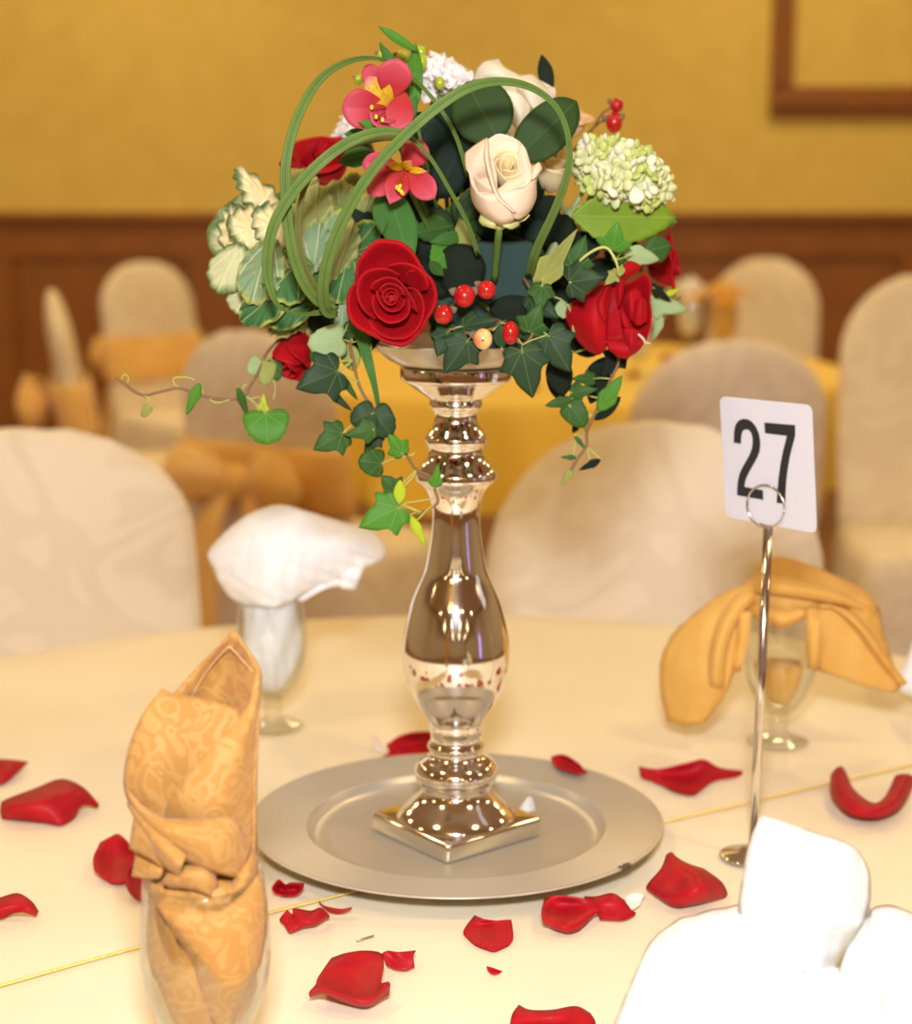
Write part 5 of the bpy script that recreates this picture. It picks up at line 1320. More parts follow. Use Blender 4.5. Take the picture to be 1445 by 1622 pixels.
carnation('white frilled carnation at the top, right of the pink lilies', (697, 148, .035), .032, (.1, -.45, .9), 40, 1)
carnation('blurred white carnation at the back, behind the upper pink lily', (575, 222, .075), .026, (-.2, -.3, .9), 30, 2)


# ------------------------------------------------------------------ alstroemeria, two heads
def alstro(label, throat, petals, inner, stam, stem_end=None):
    P = PD(*throat)
    t = thing('peruvian_lily', label, 'flower', tuple(P), 0, 'pink lilies')
    y = throat[2]
    for (b, tp, w, dy, bd) in petals:
        leaf(t, 'alstro', (b[0], b[1], y), (tp[0], tp[1], y + dy), w, 'petal' if bd > -1 else 'point', 'petal', bend=abs(bd) if bd > -1 else .06, fold=-.22, th=.0005)
    for (b, tp, w, dy) in inner:
        o = leaf(t, 'alstroin', (b[0], b[1], y - .002), (tp[0], tp[1], y + dy), w, 'lance', 'petal', bend=.05, fold=-.2, th=.0005)
        lab(o, 'yellow inner petal with dark streaks')
    for (tx, ty, dy) in stam:
        e = PD(tx, ty, y + dy)
        f = mk('stamen', *tube([P, (P + e) / 2 + Vector((0, -.003, -.001)), e], .00045, 6, 3), MAT['alstro'], t)
        mk('anther', *ball(e, .0014, 8, 6, Matrix.Diagonal((1, 1, 1.3))), MAT['stamen'], f)
    V, F = ball(P + Vector((0, .012, -.004)), .006, 10, 8, Matrix.Diagonal((1, 1.8, 1)))
    mk('ovary', V, F, MAT['stem'], t)
    stem_to(t, P + Vector((0, .018, -.008)), .0018, end=stem_end)
    return t


alstro('upper pink lily with yellow streaked throat at the top left', (620, 170, -.085),
       [((616, 160), (631, 93), .78, -.012, .06), ((612, 160), (580, 103), .52, .004, .05), ((616, 172), (541, 172), .80, -.010, .08), ((618, 172), (590, 197), .8, -.018, .05), ((641, 145), (627, 207), .62, -.016, .06), ((620, 172), (607, 194), .6, -.020, .05)],
       [((620, 172), (579, 120), .66, -.006)], [(589, 170, -.024), (596, 185, -.024), (606, 190, -.022)])
alstro('lower pink lily with protruding yellow stamens, above the front red rose', (640, 264, -.100),
       [((640, 268), (671, 224), .85, -.004, .06), ((636, 266), (574, 258), .62, -.006, .06), ((638, 268), (582, 306), .50, -.016, .06), ((644, 268), (689, 314), .56, -.016, .08), ((640, 266), (617, 324), .52, -.020, -2)],
       [((643, 268), (678, 272), .26, -.012), ((640, 267), (610, 259), .30, -.016), ((640, 268), (652, 254), .5, -.014)], [(632, 300, -.028), (636, 304, -.028), (629, 297, -.026), (638, 306, -.026), (634, 295, -.027)])

# ------------------------------------------------------------------ ornamental kale
kale = thing('ornamental_kale', 'variegated ornamental kale head with cream heart and green outer leaves, left side', 'flower', tuple(PD(470, 420, .0)))
KL = [
 # material, base, tip, width, bend, fold, roll, ripple
 ('kaleolive', (476, 330, .03), (479, 266, .02), .75, .10, .2, .2, .03),
 ('kaleolive', (540, 366, .02), (536, 284, .0), .62, .10, .2, -.1, .02),
 ('kaleolive', (550, 345, .02), (563, 272, .01), .50, .08, .2, .2, .02),
 ('kaleolive', (566, 362, -.01), (585, 308, -.02), .75, .08, .2, .2, .02),
 ('kalepale', (432, 440, -.010), (385, 306, .0), 1.0, .06, .1, 0, .03),
 ('kalecream', (440, 430, -.012), (353, 392, -.008), .95, .06, .1, 0, .03),
 ('kalepale', (440, 430, -.020), (362, 478, -.02), .85, .06, .1, 0, .03),
 ('kalegreen', (470, 430, -.015), (455, 300, .0), .9, .06, .1, 0, .03),
 ('kalegreen', (500, 450, -.015), (530, 320, .0), .9, .06, .1, 0, .02),
 ('kalecream', (403, 335, -.02), (432, 300, .005), 1.75, .12, .1, .1, .05),
 ('kalecream', (384, 424, -.03), (368, 322, -.005), .42, .10, .2, -.4, .04),
 ('kalecream', (402, 404, -.045), (398, 325, -.020), .78, .10, .15, .1, .05),
 ('kalecream', (428, 400, -.045), (444, 322, -.018), .75, .10, .15, .2, .05),
 ('kalepale', (384, 385, -.045), (344, 465, -.055), .62, .08, .12, .3, .02),
 ('kalepale', (397, 455, -.050), (373, 497, -.050), .95, .08, .1, .2, .03),
 ('kaleolive', (494, 372, -.03), (503, 292, -.02), .66, .10, .2, .1, .02),
 ('kaleolive', (472, 395, -.04), (478, 318, -.03), .62, .10, .2, -.2, .03),
 ('kalegrey', (495, 432, -.050), (507, 352, -.045), .55, .10, .25, .1, .02),
 ('kalegrey', (534, 424, -.035), (541, 330, -.03), .50, .08, .2, .1, .01),
 ('kalegreen', (552, 402, -.045), (597, 352, -.045), .62, .08, .2, .3, .02),
 ('kaleolive', (523, 452, -.060), (560, 350, -.060), .40, .06, .3, .3, .015),
 ('kalegreen', (556, 395, -.050), (534, 482, -.065), .62, .08, .2, .2, .02),
 ('kalegrey', (432, 378, -.055), (399, 484, -.085), .52, .12, .2, .2, .02),
 ('kaleolive', (443, 400, -.060), (429, 456, -.080), .98, .10, .2, -.1, .02),
 ('kalegreen', (470, 420, -.060), (424, 470, -.085), .95, .10, .2, .2, .02),
 ('kalegreen', (474, 444, -.060), (382, 512, -.085), .44, .10, .25, .3, .02),
 ('kalegreen', (502, 474, -.055), (420, 512, -.070), .50, .10, .2, .1, .02),
 ('kaleolive', (486, 505, -.040), (424, 528, -.045), .45, .08, .2, .5, .02),
 ('kalegreen', (452, 395, -.045), (478, 452, -.060), .8, .08, .2, .0, .02),
 ('kalegreen', (500, 400, -.03), (478, 470, -.05), .7, .08, .2, .0, .02),
]
for m, b, tp, w, bd, fd, rl, rp in KL:
    leaf(kale, m, b, tp, w * 1.12, 'kale', bend=bd, fold=fd, roll=rl, rip=rp * 1.6 + .012, ripn=13, rings=8, fine=4, th=.0008)
stem_to(kale, PD(478, 425, -.02), .005, 'palestem')

# ------------------------------------------------------------------ long grass blades arching over the front
def blade(label, pts, m='grass', name='grass_blade', sub=None, twist=0.0):
    "pts: (px, py, y, width in photo px)"
    P = np.array([tuple(PD(a, b, c)) for a, b, c, d in pts])
    W = np.array([[d * .5 / scale_at(PD(a, b, c))] * 2 for a, b, c, d in pts])
    P = crom(P, 6); W = crom(W, 6)[:, 0]
    V, uv = [], []
    n = len(P)
    for i in range(n):
        p = Vector(P[i]); T = (Vector(P[min(i + 1, n - 1)]) - Vector(P[max(i - 1, 0)])).normalized()
        N = (CAM - p); N = (N - T * N.dot(T)).normalized()
        N = Matrix.Rotation(twist, 3, T) @ N
        S = N.cross(T)
        for k in (-1, -.5, 0, .5, 1):
            V.append(p + S * (k * W[i]) - N * (.0012 * (1 - abs(k)))); uv.append((i / 8, k * .5))
    t = thing(name, label, 'grass', tuple(P[0]), 0, 'arching grass blades')
    mk('blade', V, gridfaces(n, 5), MAT[m], t, uv=uv, solid=.0005)
    return t


blade('grass blade looping highest at the left, ending behind the upper pink lily', [(535, 492, -.115, 12), (505, 478, -.125, 15), (480, 445, -.135, 17), (463, 395, -.142, 17), (454, 330, -.145, 17), (453, 260, -.145, 16), (470, 190, -.140, 15), (505, 128, -.130, 13), (550, 98, -.115, 9), (600, 93, -.095, 5), (645, 115, -.08, 5), (690, 162, -.075, 6), (722, 215, -.075, 6), (742, 280, -.07, 6)])
blade('grass blade from the kale front over to the middle, arching low', [(512, 494, -.115, 10), (478, 498, -.130, 4), (446, 488, -.140, 5), (430, 462, -.145, 11), (423, 420, -.150, 16), (432, 362, -.155, 17), (460, 310, -.155, 18), (505, 260, -.155, 18), (555, 224, -.150, 17), (605, 208, -.145, 14), (645, 215, -.138, 9), (680, 248, -.128, 6), (712, 300, -.118, 6), (740, 352, -.105, 7), (758, 405, -.085, 8)])
blade('widest grass blade sweeping from the lower left over the cream rose', [(536, 498, -.115, 8), (518, 492, -.130, 19), (512, 452, -.148, 18), (525, 392, -.156, 18), (555, 325, -.162, 18), (592, 268, -.166, 17), (640, 216, -.168, 17), (690, 172, -.168, 17), (740, 140, -.165, 16), (790, 129, -.160, 13), (840, 138, -.152, 11), (880, 168, -.145, 9), (900, 215, -.138, 9), (900, 270, -.130, 11), (880, 330, -.115, 13), (850, 395, -.09, 14), (838, 440, -.06, 14)])
blade('dark brownish grass blade standing behind the highest loop', [(528, 488, -.105, 12), (500, 460, -.115, 15), (478, 410, -.122, 13), (472, 355, -.124, 10), (482, 300, -.122, 8), (510, 255, -.118, 8), (560, 228, -.112, 12), (610, 218, -.105, 10), (650, 222, -.09, 4)], 'grassdark')
blade('short grass blade hanging below the bowl at the left', [(560, 480, -.05, 10), (568, 520, -.07, 16), (580, 560, -.082, 17), (592, 605, -.086, 10), (600, 645, -.085, 6)], 'strap')

# ------------------------------------------------------------------ salal: big leathery round leaves
def sprig(label, name, leaves, group=None, st=None, cat='leaf', smat='stem', r=.0014):
    b0 = leaves[0][1]
    t = thing(name, label, cat, tuple(PD(*b0)), 0, group)
    for q in leaves:
        m, b, tp, w, tpl = q[:5]
        kw = q[5] if len(q) > 5 else {}
        leaf(t, m, b, tp, w, tpl, **kw)
    if st != 'none': stem_to(t, PD(*b0), r, smat, end=st)
    return t


sprig('round glossy dark leaf with its tip up, left behind the cream rose bud', 'salal_sprig', [('salal', (790, 222, -.060), (738, 130, -.050), .88, 'disc', dict(bend=.05, fold=.08, rings=7))], 'round leaves')
sprig('round glossy dark leaf leaning right behind the cream rose bud', 'salal_sprig', [('salal', (818, 252, -.060), (914, 160, -.055), .56, 'disc', dict(bend=.06, fold=.10, rings=7))], 'round leaves')
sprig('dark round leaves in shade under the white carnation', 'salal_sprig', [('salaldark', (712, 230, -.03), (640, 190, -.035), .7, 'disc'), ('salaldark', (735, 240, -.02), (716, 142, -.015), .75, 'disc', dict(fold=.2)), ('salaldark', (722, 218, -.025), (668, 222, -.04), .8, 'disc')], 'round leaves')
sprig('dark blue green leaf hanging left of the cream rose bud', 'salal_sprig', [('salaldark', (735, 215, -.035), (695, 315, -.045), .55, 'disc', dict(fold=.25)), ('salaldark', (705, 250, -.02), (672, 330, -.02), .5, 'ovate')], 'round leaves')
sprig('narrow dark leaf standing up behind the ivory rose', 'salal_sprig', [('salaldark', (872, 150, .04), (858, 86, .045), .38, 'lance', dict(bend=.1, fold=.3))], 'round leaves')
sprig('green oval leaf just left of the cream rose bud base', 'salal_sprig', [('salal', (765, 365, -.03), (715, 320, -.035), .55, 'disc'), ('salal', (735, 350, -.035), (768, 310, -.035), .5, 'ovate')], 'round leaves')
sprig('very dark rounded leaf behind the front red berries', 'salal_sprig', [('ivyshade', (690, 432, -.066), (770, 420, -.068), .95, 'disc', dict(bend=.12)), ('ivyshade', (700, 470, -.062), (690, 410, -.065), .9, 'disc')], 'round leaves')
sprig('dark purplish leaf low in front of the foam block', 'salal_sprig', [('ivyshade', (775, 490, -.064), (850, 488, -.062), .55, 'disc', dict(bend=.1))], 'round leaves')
# lily leaves: long straps round the pink lilies
sprig('long bright green strap leaf falling between pink lily and front red rose', 'lily_leaf', [('strap', (612, 290, -.075), (652, 425, -.110), .36, 'lance', dict(fold=.2, bend=.08)), ('strap', (604, 300, -.08), (606, 372, -.10), .36, 'lance', dict(fold=.3))], 'lily leaves')
sprig('green leaf tip curling up highest above the upper pink lily', 'lily_leaf', [('ivygreen', (656, 178, -.06), (658, 66, -.065), .24, 'lance', dict(bend=-.10, fold=.3)), ('ivygreen', (662, 82, -.066), (599, 41, -.07), .20, 'lance', dict(bend=.12, fold=.3)), ('strap', (646, 150, -.06), (601, 66, -.07), .22, 'lance', dict(fold=.3))], 'lily leaves')
sprig('short green leaf under the upper pink lily', 'lily_leaf', [('ivygreen', (622, 206, -.09), (567, 193, -.10), .30, 'lance', dict(fold=.2)), ('strap', (640, 205, -.07), (660, 150, -.075), .35, 'lance')], 'lily leaves')
sprig('green leaf behind the low arching grass, over the back red rose', 'lily_leaf', [('strap', (590, 240, -.06), (535, 258, -.08), .45, 'lance'), ('strap', (585, 215, -.06), (545, 212, -.075), .42, 'lance')], 'lily leaves')
sprig('jagged yellow green leaf left of the foam block', 'rose_leaf', [('ivyolive', (742, 402, -.055), (728, 346, -.055), .55, 'serrate', dict(fold=.2))], 'rose leaves')
sprig('bright green leaves right above the front red rose', 'rose_leaf', [('ivygreen', (722, 390, -.055), (682, 418, -.075), .8, 'serrate'), ('strap', (738, 372, -.05), (680, 384, -.07), .3, 'lance'), ('ivymid', (680, 415, -.08), (703, 437, -.09), .5, 'lance'), ('ivymid', (725, 355, -.03), (655, 370, -.05), .55, 'ovate')], 'rose leaves')

# dark filler deep inside the arrangement
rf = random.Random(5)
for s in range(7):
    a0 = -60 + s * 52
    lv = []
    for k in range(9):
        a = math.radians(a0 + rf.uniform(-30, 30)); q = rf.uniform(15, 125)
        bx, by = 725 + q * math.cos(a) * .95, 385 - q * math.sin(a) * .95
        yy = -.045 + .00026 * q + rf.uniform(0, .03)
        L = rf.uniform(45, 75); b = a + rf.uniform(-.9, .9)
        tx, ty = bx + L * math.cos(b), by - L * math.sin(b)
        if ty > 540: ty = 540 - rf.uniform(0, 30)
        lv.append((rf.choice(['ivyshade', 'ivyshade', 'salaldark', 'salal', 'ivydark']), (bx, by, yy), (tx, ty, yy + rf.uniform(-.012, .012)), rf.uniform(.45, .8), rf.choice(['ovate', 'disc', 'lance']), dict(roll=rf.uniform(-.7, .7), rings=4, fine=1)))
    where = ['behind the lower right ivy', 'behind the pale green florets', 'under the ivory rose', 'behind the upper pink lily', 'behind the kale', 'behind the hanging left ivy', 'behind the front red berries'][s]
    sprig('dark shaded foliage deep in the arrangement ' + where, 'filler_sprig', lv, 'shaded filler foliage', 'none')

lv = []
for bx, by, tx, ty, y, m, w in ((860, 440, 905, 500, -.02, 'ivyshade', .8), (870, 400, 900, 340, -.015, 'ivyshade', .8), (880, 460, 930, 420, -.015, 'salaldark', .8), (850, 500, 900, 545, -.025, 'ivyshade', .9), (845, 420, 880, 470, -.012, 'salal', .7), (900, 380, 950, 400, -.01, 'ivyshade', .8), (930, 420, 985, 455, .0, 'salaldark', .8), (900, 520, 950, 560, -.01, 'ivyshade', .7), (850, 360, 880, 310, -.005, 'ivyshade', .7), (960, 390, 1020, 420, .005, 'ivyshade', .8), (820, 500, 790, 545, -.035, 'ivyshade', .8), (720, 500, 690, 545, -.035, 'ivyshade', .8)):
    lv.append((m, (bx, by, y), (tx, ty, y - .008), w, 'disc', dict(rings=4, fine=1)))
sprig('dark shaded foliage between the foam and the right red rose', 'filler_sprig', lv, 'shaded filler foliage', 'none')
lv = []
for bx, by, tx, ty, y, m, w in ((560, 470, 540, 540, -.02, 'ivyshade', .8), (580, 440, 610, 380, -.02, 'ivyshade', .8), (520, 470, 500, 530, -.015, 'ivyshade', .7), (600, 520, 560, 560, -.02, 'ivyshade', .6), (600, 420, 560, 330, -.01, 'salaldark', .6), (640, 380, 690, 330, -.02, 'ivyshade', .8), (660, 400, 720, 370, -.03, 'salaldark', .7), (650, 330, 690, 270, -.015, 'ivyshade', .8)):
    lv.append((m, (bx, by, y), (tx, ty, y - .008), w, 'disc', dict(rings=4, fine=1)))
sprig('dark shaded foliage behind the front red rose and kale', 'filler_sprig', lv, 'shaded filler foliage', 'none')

# ------------------------------------------------------------------ hydrangea
hy = thing('hydrangea', 'pale lime and white hydrangea head at the upper right', 'flower', tuple(PD(985, 275, -.03)))
protos = []
for m in ('floret', 'floretgreen', 'floretwhite'):
    bm = bmesh.new()
    for k in range(4):
        a = k * PI / 2 + .2
        c = Vector((.0026 * math.cos(a), .0026 * math.sin(a), .0006 * (k % 2)))
        M = Matrix.Translation(c) @ Matrix.Rotation(a, 4, 'Z') @ Matrix.Rotation(-.45, 4, 'Y') @ Matrix.Diagonal((.0031, .0026, .0012, 1))
        bmesh.ops.create_uvsphere(bm, u_segments=7, v_segments=5, radius=1, matrix=M)
    me = bpy.data.meshes.new('floret'); bm.to_mesh(me); bm.free(); me.materials.append(MAT[m])
    for p in me.polygons: p.use_smooth = True
    protos.append(me)
sc0 = scale_at(PD(985, 265, -.03)); hc = PD(985, 275, -.03); hy.location = hc
ang = math.radians(-24)
for k in range(105):
    # golden spiral dome, longer along its tilted axis
    f = (k + .5) / 105
    th = math.acos(1 - 1.18 * f); ph = k * 2.39996
    v = Vector((math.sin(th) * math.cos(ph), -math.cos(th), math.sin(th) * math.sin(ph)))
    p = Vector((v.x * 76 / sc0, v.y * .030, v.z * 44 / sc0))
    p = Vector((p.x * math.cos(ang) - p.z * math.sin(ang), p.y, p.x * math.sin(ang) + p.z * math.cos(ang)))
    if p.z < -.023 and p.x < .0: continue
    p *= rf.uniform(.84, 1.10)
    me = rf.choice([protos[0], protos[0], protos[1], protos[1], protos[2]])
    o = bpy.data.objects.new('floret', me); COL.objects.link(o); o.parent = hy
    o.location = p
    q = Vector((v.x, v.y, v.z)) + Vector((rf.uniform(-.8, .8), rf.uniform(-.8, .8), rf.uniform(-.8, .8)))
    o.rotation_euler = (frame(q, (1, 0, .2)) @ Matrix.Rotation(rf.uniform(0, 3), 3, 'Z')).to_euler()
    s = rf.uniform(1.25, 1.9); o.scale = (s, s, s)
for tp, w in (((1012, 322, -.066), .85), ((978, 312, -.060), .5)):
    o = leaf(hy, 'kalecream', (1003 if tp[0] > 1000 else 960, 295, -.062), tp, w, 'petal', 'large_floret', rings=4); o.data.materials[0] = MAT['floretwhite']
nb = PD(900, 345, -.01)
mk('main_stem', *tube([PD(905, 332, -.012), PD(890, 365, -.015), PD(862, 420, -.02), PD(835, 455, -.03)], .0034, 8, 3), MAT['palestem'], hy)
for a, b in (((905, 332), (930, 292)), ((903, 336), (955, 305)), ((932, 318), (942, 290)), ((900, 340), (888, 318)), ((905, 336), (975, 300))):
    mk('branch', *tube([PD(a[0], a[1], -.012), PD((a[0] + b[0]) / 2, (a[1] + b[1]) / 2 + 2, -.016), PD(b[0], b[1], -.02)], .0017, 8, 3), MAT['palestem'], hy)
leaf(hy, 'hydleaf', (906, 342, -.040), (1073, 345, -.030), .50, 'serrate', bend=.04, fold=-.1, rings=7)
leaf(hy, 'ivypale', (1040, 350, -.010), (1072, 352, -.005), .5, 'lance')

# ------------------------------------------------------------------ berries
def berry(t, c, rpx, m, stretch=1.0, caps=2, back=(0.3, 1, -.2)):
    P = PD(*c); r = rpx / scale_at(P)
    b = mk('berry', *ball(P, r, 18, 12, Matrix.Diagonal((1 / stretch ** .5, 1, stretch))), MAT[m], t)
    tipd = (CAM - P).normalized() + Vector((0, 0, -.15))
    mk('berry_tip', *ball(P + tipd.normalized() * r * .97, r * .13, 8, 6), MAT['brownsepal'], b)
    for k in range(caps):
        a = -1.2 + 2.2 * k + rf.uniform(-.2, .2)
        d = Vector((math.sin(a), .55, math.cos(a)))
        V, F, uv, rim = leaf_pts(P + Vector((d.x * r * .45, r * .75, d.z * r * .45)), P + Vector((d.x * r * 1.55, r * .55, d.z * r * 1.55)), .75, 'ovate', rings=3, fine=1)
        mk('sepal', V, F, MAT['brownsepal'], b, solid=.0004)
    return P


def berry_sprig(label, bl, root, group='berry sprigs', smat='vine'):
    t = thing('berry_sprig', label, 'berries', tuple(PD(*root)), 0, group)
    for c, r, m, st, caps in bl:
        P = berry(t, c, r, m, st, caps)
        R0 = PD(*root)
        mk('stem', *tube([P + Vector((0, .004, 0)), (P + R0) / 2 + Vector((0, .012, .004)), R0], .0009, 7, 3), MAT[smat], t)
    stem_to(t, PD(*root), .0013, smat)
    return t


berry_sprig('three red berries in a row between the front red rose and the foam', [((736, 469, -.104), 17.5, 'redberry', 1.06, 2), ((771, 459, -.100), 15, 'redberry', 1.0, 1), ((703, 498, -.102), 15.5, 'redberry', 1.03, 2)], (745, 478, -.066))
berry_sprig('pale blushed berry and red berry low above the bowl rim', [((765, 537, -.104), 16, 'palberry', 1.06, 1), ((809, 527, -.095), 15, 'redberry', 1.25, 1)], (795, 512, -.068))
berry_sprig('two blurred red berries on a brown twig, highest at the right', [((977, 167, .075), 11, 'redberry', 1.05, 1), ((973, 194, .07), 14, 'redberry', 1.2, 2)], (938, 205, .06))
berry_sprig('green berry cluster at the very top behind the upper pink lily', [((667, 82, .0), 9, 'greenberry', 1.15, 1), ((668, 99, -.002), 10, 'greenberry', 1.25, 1), ((638, 91, -.004), 11, 'greenberry', 1.1, 1), ((606, 89, -.01), 9, 'greenberry', 1.0, 1), ((659, 145, -.004), 9, 'greenberry', 1.5, 1), ((568, 126, -.01), 7, 'greenberry', 1.2, 1)], (645, 165, .0), smat='stem')
berry_sprig('single green berry in front of the white carnation', [((697, 132, -.012), 8.5, 'greenberry', 1.25, 1)], (694, 168, -.008), smat='stem')

# ------------------------------------------------------------------ ivy vines
def ivy(label, path, leaves, r=.0011, smat='vine', pet=True, tend=()):
    P = [PD(*q) for q in path]
    t = thing('ivy_vine', label, 'ivy', tuple(P[0]), 0, 'trailing ivy vines')
    mk('stem', *tube(P, [r] * (len(P) - 1) + [r * .5], 8, 4), MAT[smat], t)
    for q in leaves:
        m, b, tp, w, tpl = q[:5]
        kw = q[5] if len(q) > 5 else {}
        leaf(t, m, b, tp, w, tpl, **kw)
        if pet:
            p = PD(*b)
            s = min(P, key=lambda v: (v - p).length)
            if (s - p).length < .06:
                d = Vector((0, .004, .0))
                mk('petiole', *tube([s, (s + p) / 2 + d, p + Vector((0, .0008, 0)), p.lerp(PD(*tp), .06)], .0006, 6, 3), MAT['petiole'], t)
    for q in tend:
        mk('tendril', *tube([PD(*z) for z in q], .0005, 6, 4), MAT['petiole'], t)
    return t


ivy('long thin ivy runner trailing far out to the left', [(470, 520, -.02), (440, 540, -.03), (420, 563, -.04), (408, 592, -.05), (396, 612, -.055), (388, 627, -.058), (374, 632, -.06), (348, 632, -.062), (322, 627, -.064), (299, 619, -.066), (282, 615, -.067), (252, 621, -.068), (227, 626, -.068), (208, 617, -.068), (196, 607, -.068), (183, 598, -.068)],
    [('ivygreen', (421, 655, -.062), (424, 705, -.068), 1.45, 'round', dict(fold=.05)), ('ivylime', (416, 657, -.055), (418, 622, -.052), .62, 'young'), ('ivymid', (376, 612, -.062), (394, 664, -.060), .26, 'curl', dict(fold=.4)),
     ('ivygreen', (317, 606, -.066), (295, 658, -.068), .34, 'curl', dict(fold=.5, bend=.15)), ('ivypale', (412, 572, -.045), (394, 592, -.05), 1.0, 'round'), ('ivyolive', (424, 575, -.045), (418, 612, -.05), .8, 'round'), ('ivymid', (432, 572, -.04), (440, 604, -.045), .75, 'round'), ('ivyolive', (236, 645, -.068), (225, 660, -.068), .8, 'round')],
    tend=[[(366, 632, -.061), (345, 638, -.066), (335, 635, -.066), (333, 631, -.064)], [(282, 615, -.067), (275, 605, -.066), (278, 598, -.066), (298, 598, -.067), (308, 602, -.067)], [(388, 627, -.058), (384, 615, -.062), (392, 608, -.06)], [(390, 628, -.058), (400, 631, -.055), (412, 630, -.056), (421, 652, -.062)], [(227, 626, -.068), (236, 632, -.070), (238, 643, -.069)], [(433, 600, -.045), (436, 615, -.046), (433, 634, -.048)], [(196, 607, -.068), (193, 598, -.066), (199, 593, -.066), (204, 600, -.067), (201, 606, -.068)]])
ivy('ivy vine hanging left of the candlestick with many leaves', [(560, 500, -.06), (555, 542, -.075), (560, 570, -.082), (567, 605, -.088), (578, 628, -.09), (590, 645, -.09), (606, 662, -.088), (624, 690, -.086), (645, 722, -.085), (660, 744, -.084), (684, 756, -.083), (689, 776, -.083), (693, 797, -.084), (667, 812, -.086)],
    [('ivypale', (541, 538, -.082), (487, 546, -.088), .95, 'round', dict(fold=.05)), ('ivymid', (528, 575, -.080), (492, 556, -.085), 1.0, 'round'), ('ivydark', (535, 588, -.094), (468, 616, -.100), 1.08, 'ivy', dict(bend=.06)),
     ('ivymid', (536, 591, -.088), (567, 634, -.088), .26, 'curl', dict(fold=.5)), ('ivydark', (518, 618, -.085), (558, 651, -.086), .28, 'curl', dict(fold=.5)),
     ('ivydark', (592, 655, -.094), (621, 690, -.094), 1.15, 'round'), ('ivydark', (590, 655, -.097), (555, 668, -.098), 1.25, 'round'), ('ivymid', (593, 680, -.100), (544, 690, -.102), .78, 'ivyb', dict(bend=.08)),
     ('ivymid', (543, 686, -.098), (496, 713, -.102), 1.05, 'ivy'), ('ivydark', (598, 690, -.088), (577, 718, -.088), .9, 'ivy'), ('ivygreen', (638, 719, -.092), (612, 682, -.094), .80, 'ivyb', dict(fold=.3)),
     ('ivymid', (604, 734, -.094), (567, 730, -.098), 1.20, 'round'), ('ivygreen', (688, 774, -.090), (695, 733, -.092), .62, 'young', dict(fold=.2)), ('ivymid', (628, 778, -.090), (604, 753, -.090), 1.2, 'ivy'),
     ('ivylime', (633, 799, -.096), (634, 760, -.098), .48, 'ovate', dict(fold=.4)), ('ivygreen', (632, 804, -.094), (568, 836, -.098), .98, 'ivy', dict(bend=.05)), ('ivylime', (650, 816, -.090), (675, 867, -.092), .30, 'curl', dict(fold=.5))],
    tend=[[(633, 792, -.092), (650, 806, -.09), (668, 811, -.087)], [(693, 797, -.084), (676, 808, -.086), (663, 822, -.088), (655, 822, -.09)], [(686, 790, -.084), (660, 794, -.088), (640, 797, -.09)], [(660, 746, -.084), (652, 758, -.085), (640, 770, -.088)], [(558, 542, -.075), (553, 512, -.07), (545, 530, -.075)], [(571, 606, -.088), (556, 598, -.09), (540, 590, -.092)], [(645, 722, -.085), (654, 720, -.084), (656, 717, -.084), (652, 722, -.083)]])
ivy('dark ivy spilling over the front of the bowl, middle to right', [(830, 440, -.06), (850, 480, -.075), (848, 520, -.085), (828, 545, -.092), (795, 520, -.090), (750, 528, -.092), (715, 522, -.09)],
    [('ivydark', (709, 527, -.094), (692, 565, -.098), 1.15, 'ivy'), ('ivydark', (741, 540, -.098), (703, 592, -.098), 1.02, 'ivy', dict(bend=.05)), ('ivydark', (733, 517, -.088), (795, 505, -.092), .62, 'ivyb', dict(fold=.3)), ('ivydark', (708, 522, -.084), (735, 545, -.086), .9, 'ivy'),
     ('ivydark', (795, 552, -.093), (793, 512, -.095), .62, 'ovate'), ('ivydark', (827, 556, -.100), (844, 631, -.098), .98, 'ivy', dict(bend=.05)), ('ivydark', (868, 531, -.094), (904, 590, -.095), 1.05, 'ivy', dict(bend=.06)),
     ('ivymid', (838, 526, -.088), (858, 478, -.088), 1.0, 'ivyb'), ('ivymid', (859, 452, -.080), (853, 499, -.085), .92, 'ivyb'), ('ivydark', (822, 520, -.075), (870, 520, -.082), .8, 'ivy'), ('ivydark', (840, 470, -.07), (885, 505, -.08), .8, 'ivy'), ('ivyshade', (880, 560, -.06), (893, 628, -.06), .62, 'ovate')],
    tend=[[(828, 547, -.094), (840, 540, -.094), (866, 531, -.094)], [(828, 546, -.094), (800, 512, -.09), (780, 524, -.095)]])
ivy('ivy sprig climbing between the foam and the right red rose', [(850, 460, -.055), (880, 440, -.07), (905, 425, -.08), (935, 400, -.082), (960, 392, -.082), (975, 412, -.084), (980, 430, -.085)],
    [('ivymid', (908, 425, -.076), (928, 372, -.074), 1.0, 'ivyb'), ('ivydark', (902, 447, -.092), (958, 439, -.096), 1.12, 'ivy', dict(bend=.05)), ('ivyolive', (858, 445, -.075), (915, 362, -.082), .42, 'ivyb', dict(fold=-.5, bend=-.05)),
     ('ivygreen', (970, 396, -.072), (979, 350, -.076), 1.15, 'ivyb', dict(fold=.1)), ('ivypale', (986, 400, -.055), (1046, 412, -.05), .55, 'curl'), ('ivymid', (1020, 400, -.045), (1064, 388, -.04), .95, 'serrate'), ('ivyolive', (978, 432, -.075), (958, 452, -.078), .8, 'ivy'), ('ivyolive', (985, 420, -.08), (981, 438, -.085), .7, 'ovate'), ('ivymid', (975, 405, -.05), (1000, 425, -.055), .7, 'ivy'), ('ivypale', (890, 475, -.05), (893, 505, -.055), .8, 'ovate')], smat='petiole')
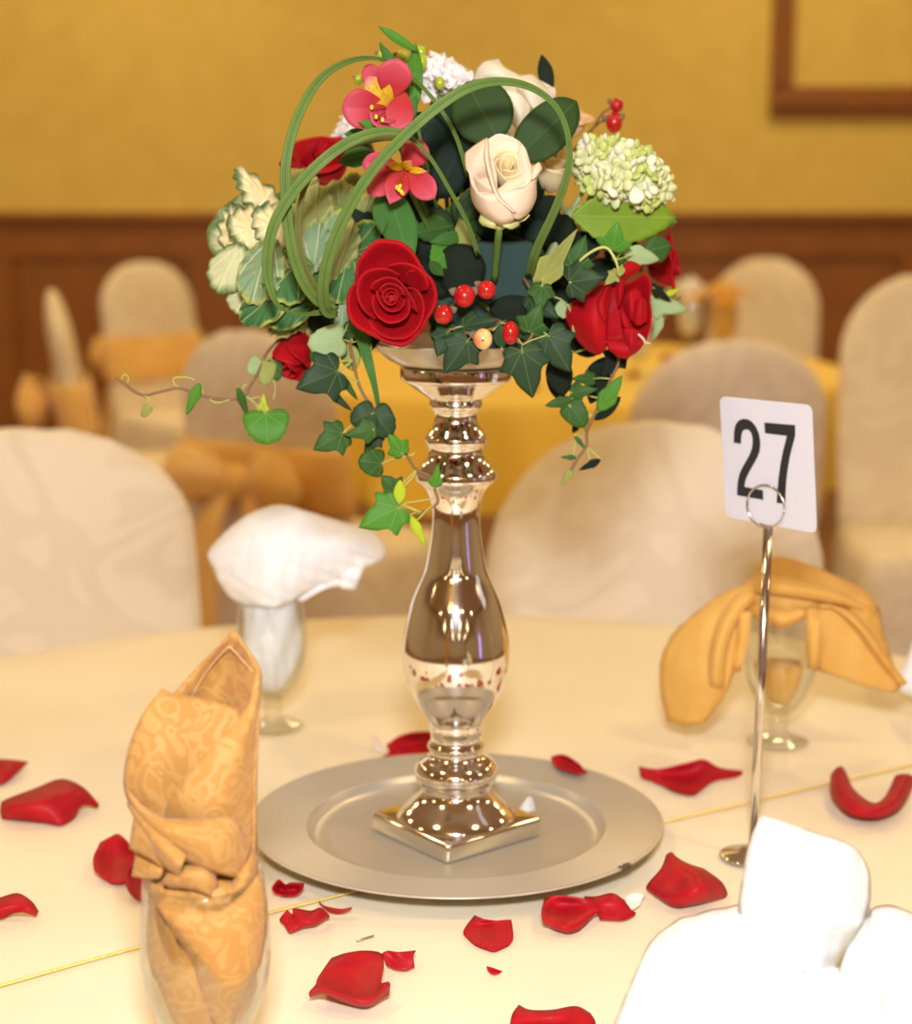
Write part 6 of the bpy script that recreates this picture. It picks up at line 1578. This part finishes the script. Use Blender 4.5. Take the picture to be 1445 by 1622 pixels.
ivy('ivy cluster hanging below the right red rose', [(960, 545, -.03), (980, 570, -.04), (968, 600, -.045), (953, 632, -.05), (940, 662, -.05), (930, 684, -.05), (929, 707, -.05), (915, 727, -.05), (907, 741, -.05), (900, 762, -.05)],
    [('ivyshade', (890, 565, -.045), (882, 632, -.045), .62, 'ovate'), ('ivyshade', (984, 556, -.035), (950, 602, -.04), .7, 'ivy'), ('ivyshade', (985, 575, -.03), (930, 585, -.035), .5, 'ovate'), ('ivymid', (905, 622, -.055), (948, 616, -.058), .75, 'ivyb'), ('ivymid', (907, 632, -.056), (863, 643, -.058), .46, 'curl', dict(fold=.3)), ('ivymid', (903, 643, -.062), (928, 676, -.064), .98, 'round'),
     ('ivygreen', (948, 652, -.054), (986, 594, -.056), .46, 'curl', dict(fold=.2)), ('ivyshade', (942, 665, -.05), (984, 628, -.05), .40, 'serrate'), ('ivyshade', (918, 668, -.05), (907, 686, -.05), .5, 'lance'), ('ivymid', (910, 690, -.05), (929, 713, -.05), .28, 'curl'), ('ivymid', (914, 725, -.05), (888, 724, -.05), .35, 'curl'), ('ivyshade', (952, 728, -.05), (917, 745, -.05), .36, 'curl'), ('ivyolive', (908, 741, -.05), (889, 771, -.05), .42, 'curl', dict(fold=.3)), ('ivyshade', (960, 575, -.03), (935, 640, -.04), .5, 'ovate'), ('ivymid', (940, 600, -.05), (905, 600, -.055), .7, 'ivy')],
    tend=[[(913, 690, -.05), (910, 710, -.05), (909, 720, -.05)], [(930, 705, -.05), (932, 718, -.05), (934, 732, -.05)]])
ivy('blurred pale ivy leaves sticking out behind the right red rose', [(1000, 470, .0), (1030, 475, .01), (1060, 482, .012), (1080, 470, .012)],
    [('ivypale', (1024, 478, .01), (1092, 492, .012), .62, 'ivy'), ('ivyshade', (1035, 456, .0), (1064, 478, .005), .45, 'ivy'), ('ivylime', (1052, 468, .01), (1078, 458, .012), .4, 'curl'), ('ivypale', (1050, 500, .01), (1034, 540, .012), .35, 'curl')], smat='stem')
ivy('small ivy leaves under the front red rose at the bowl edge', [(580, 470, -.05), (575, 510, -.065), (585, 535, -.07)],
    [('ivymid', (560, 512, -.072), (588, 545, -.078), .95, 'ivy'), ('ivyolive', (552, 545, -.066), (560, 588, -.068), .75, 'ovate'), ('ivydark', (545, 490, -.06), (552, 540, -.066), .6, 'ovate'), ('kalegrey', (546, 470, -.06), (536, 545, -.064), .3, 'lance')], smat='stem', tend=[[(585, 535, -.072), (588, 552, -.078), (580, 566, -.08)]])
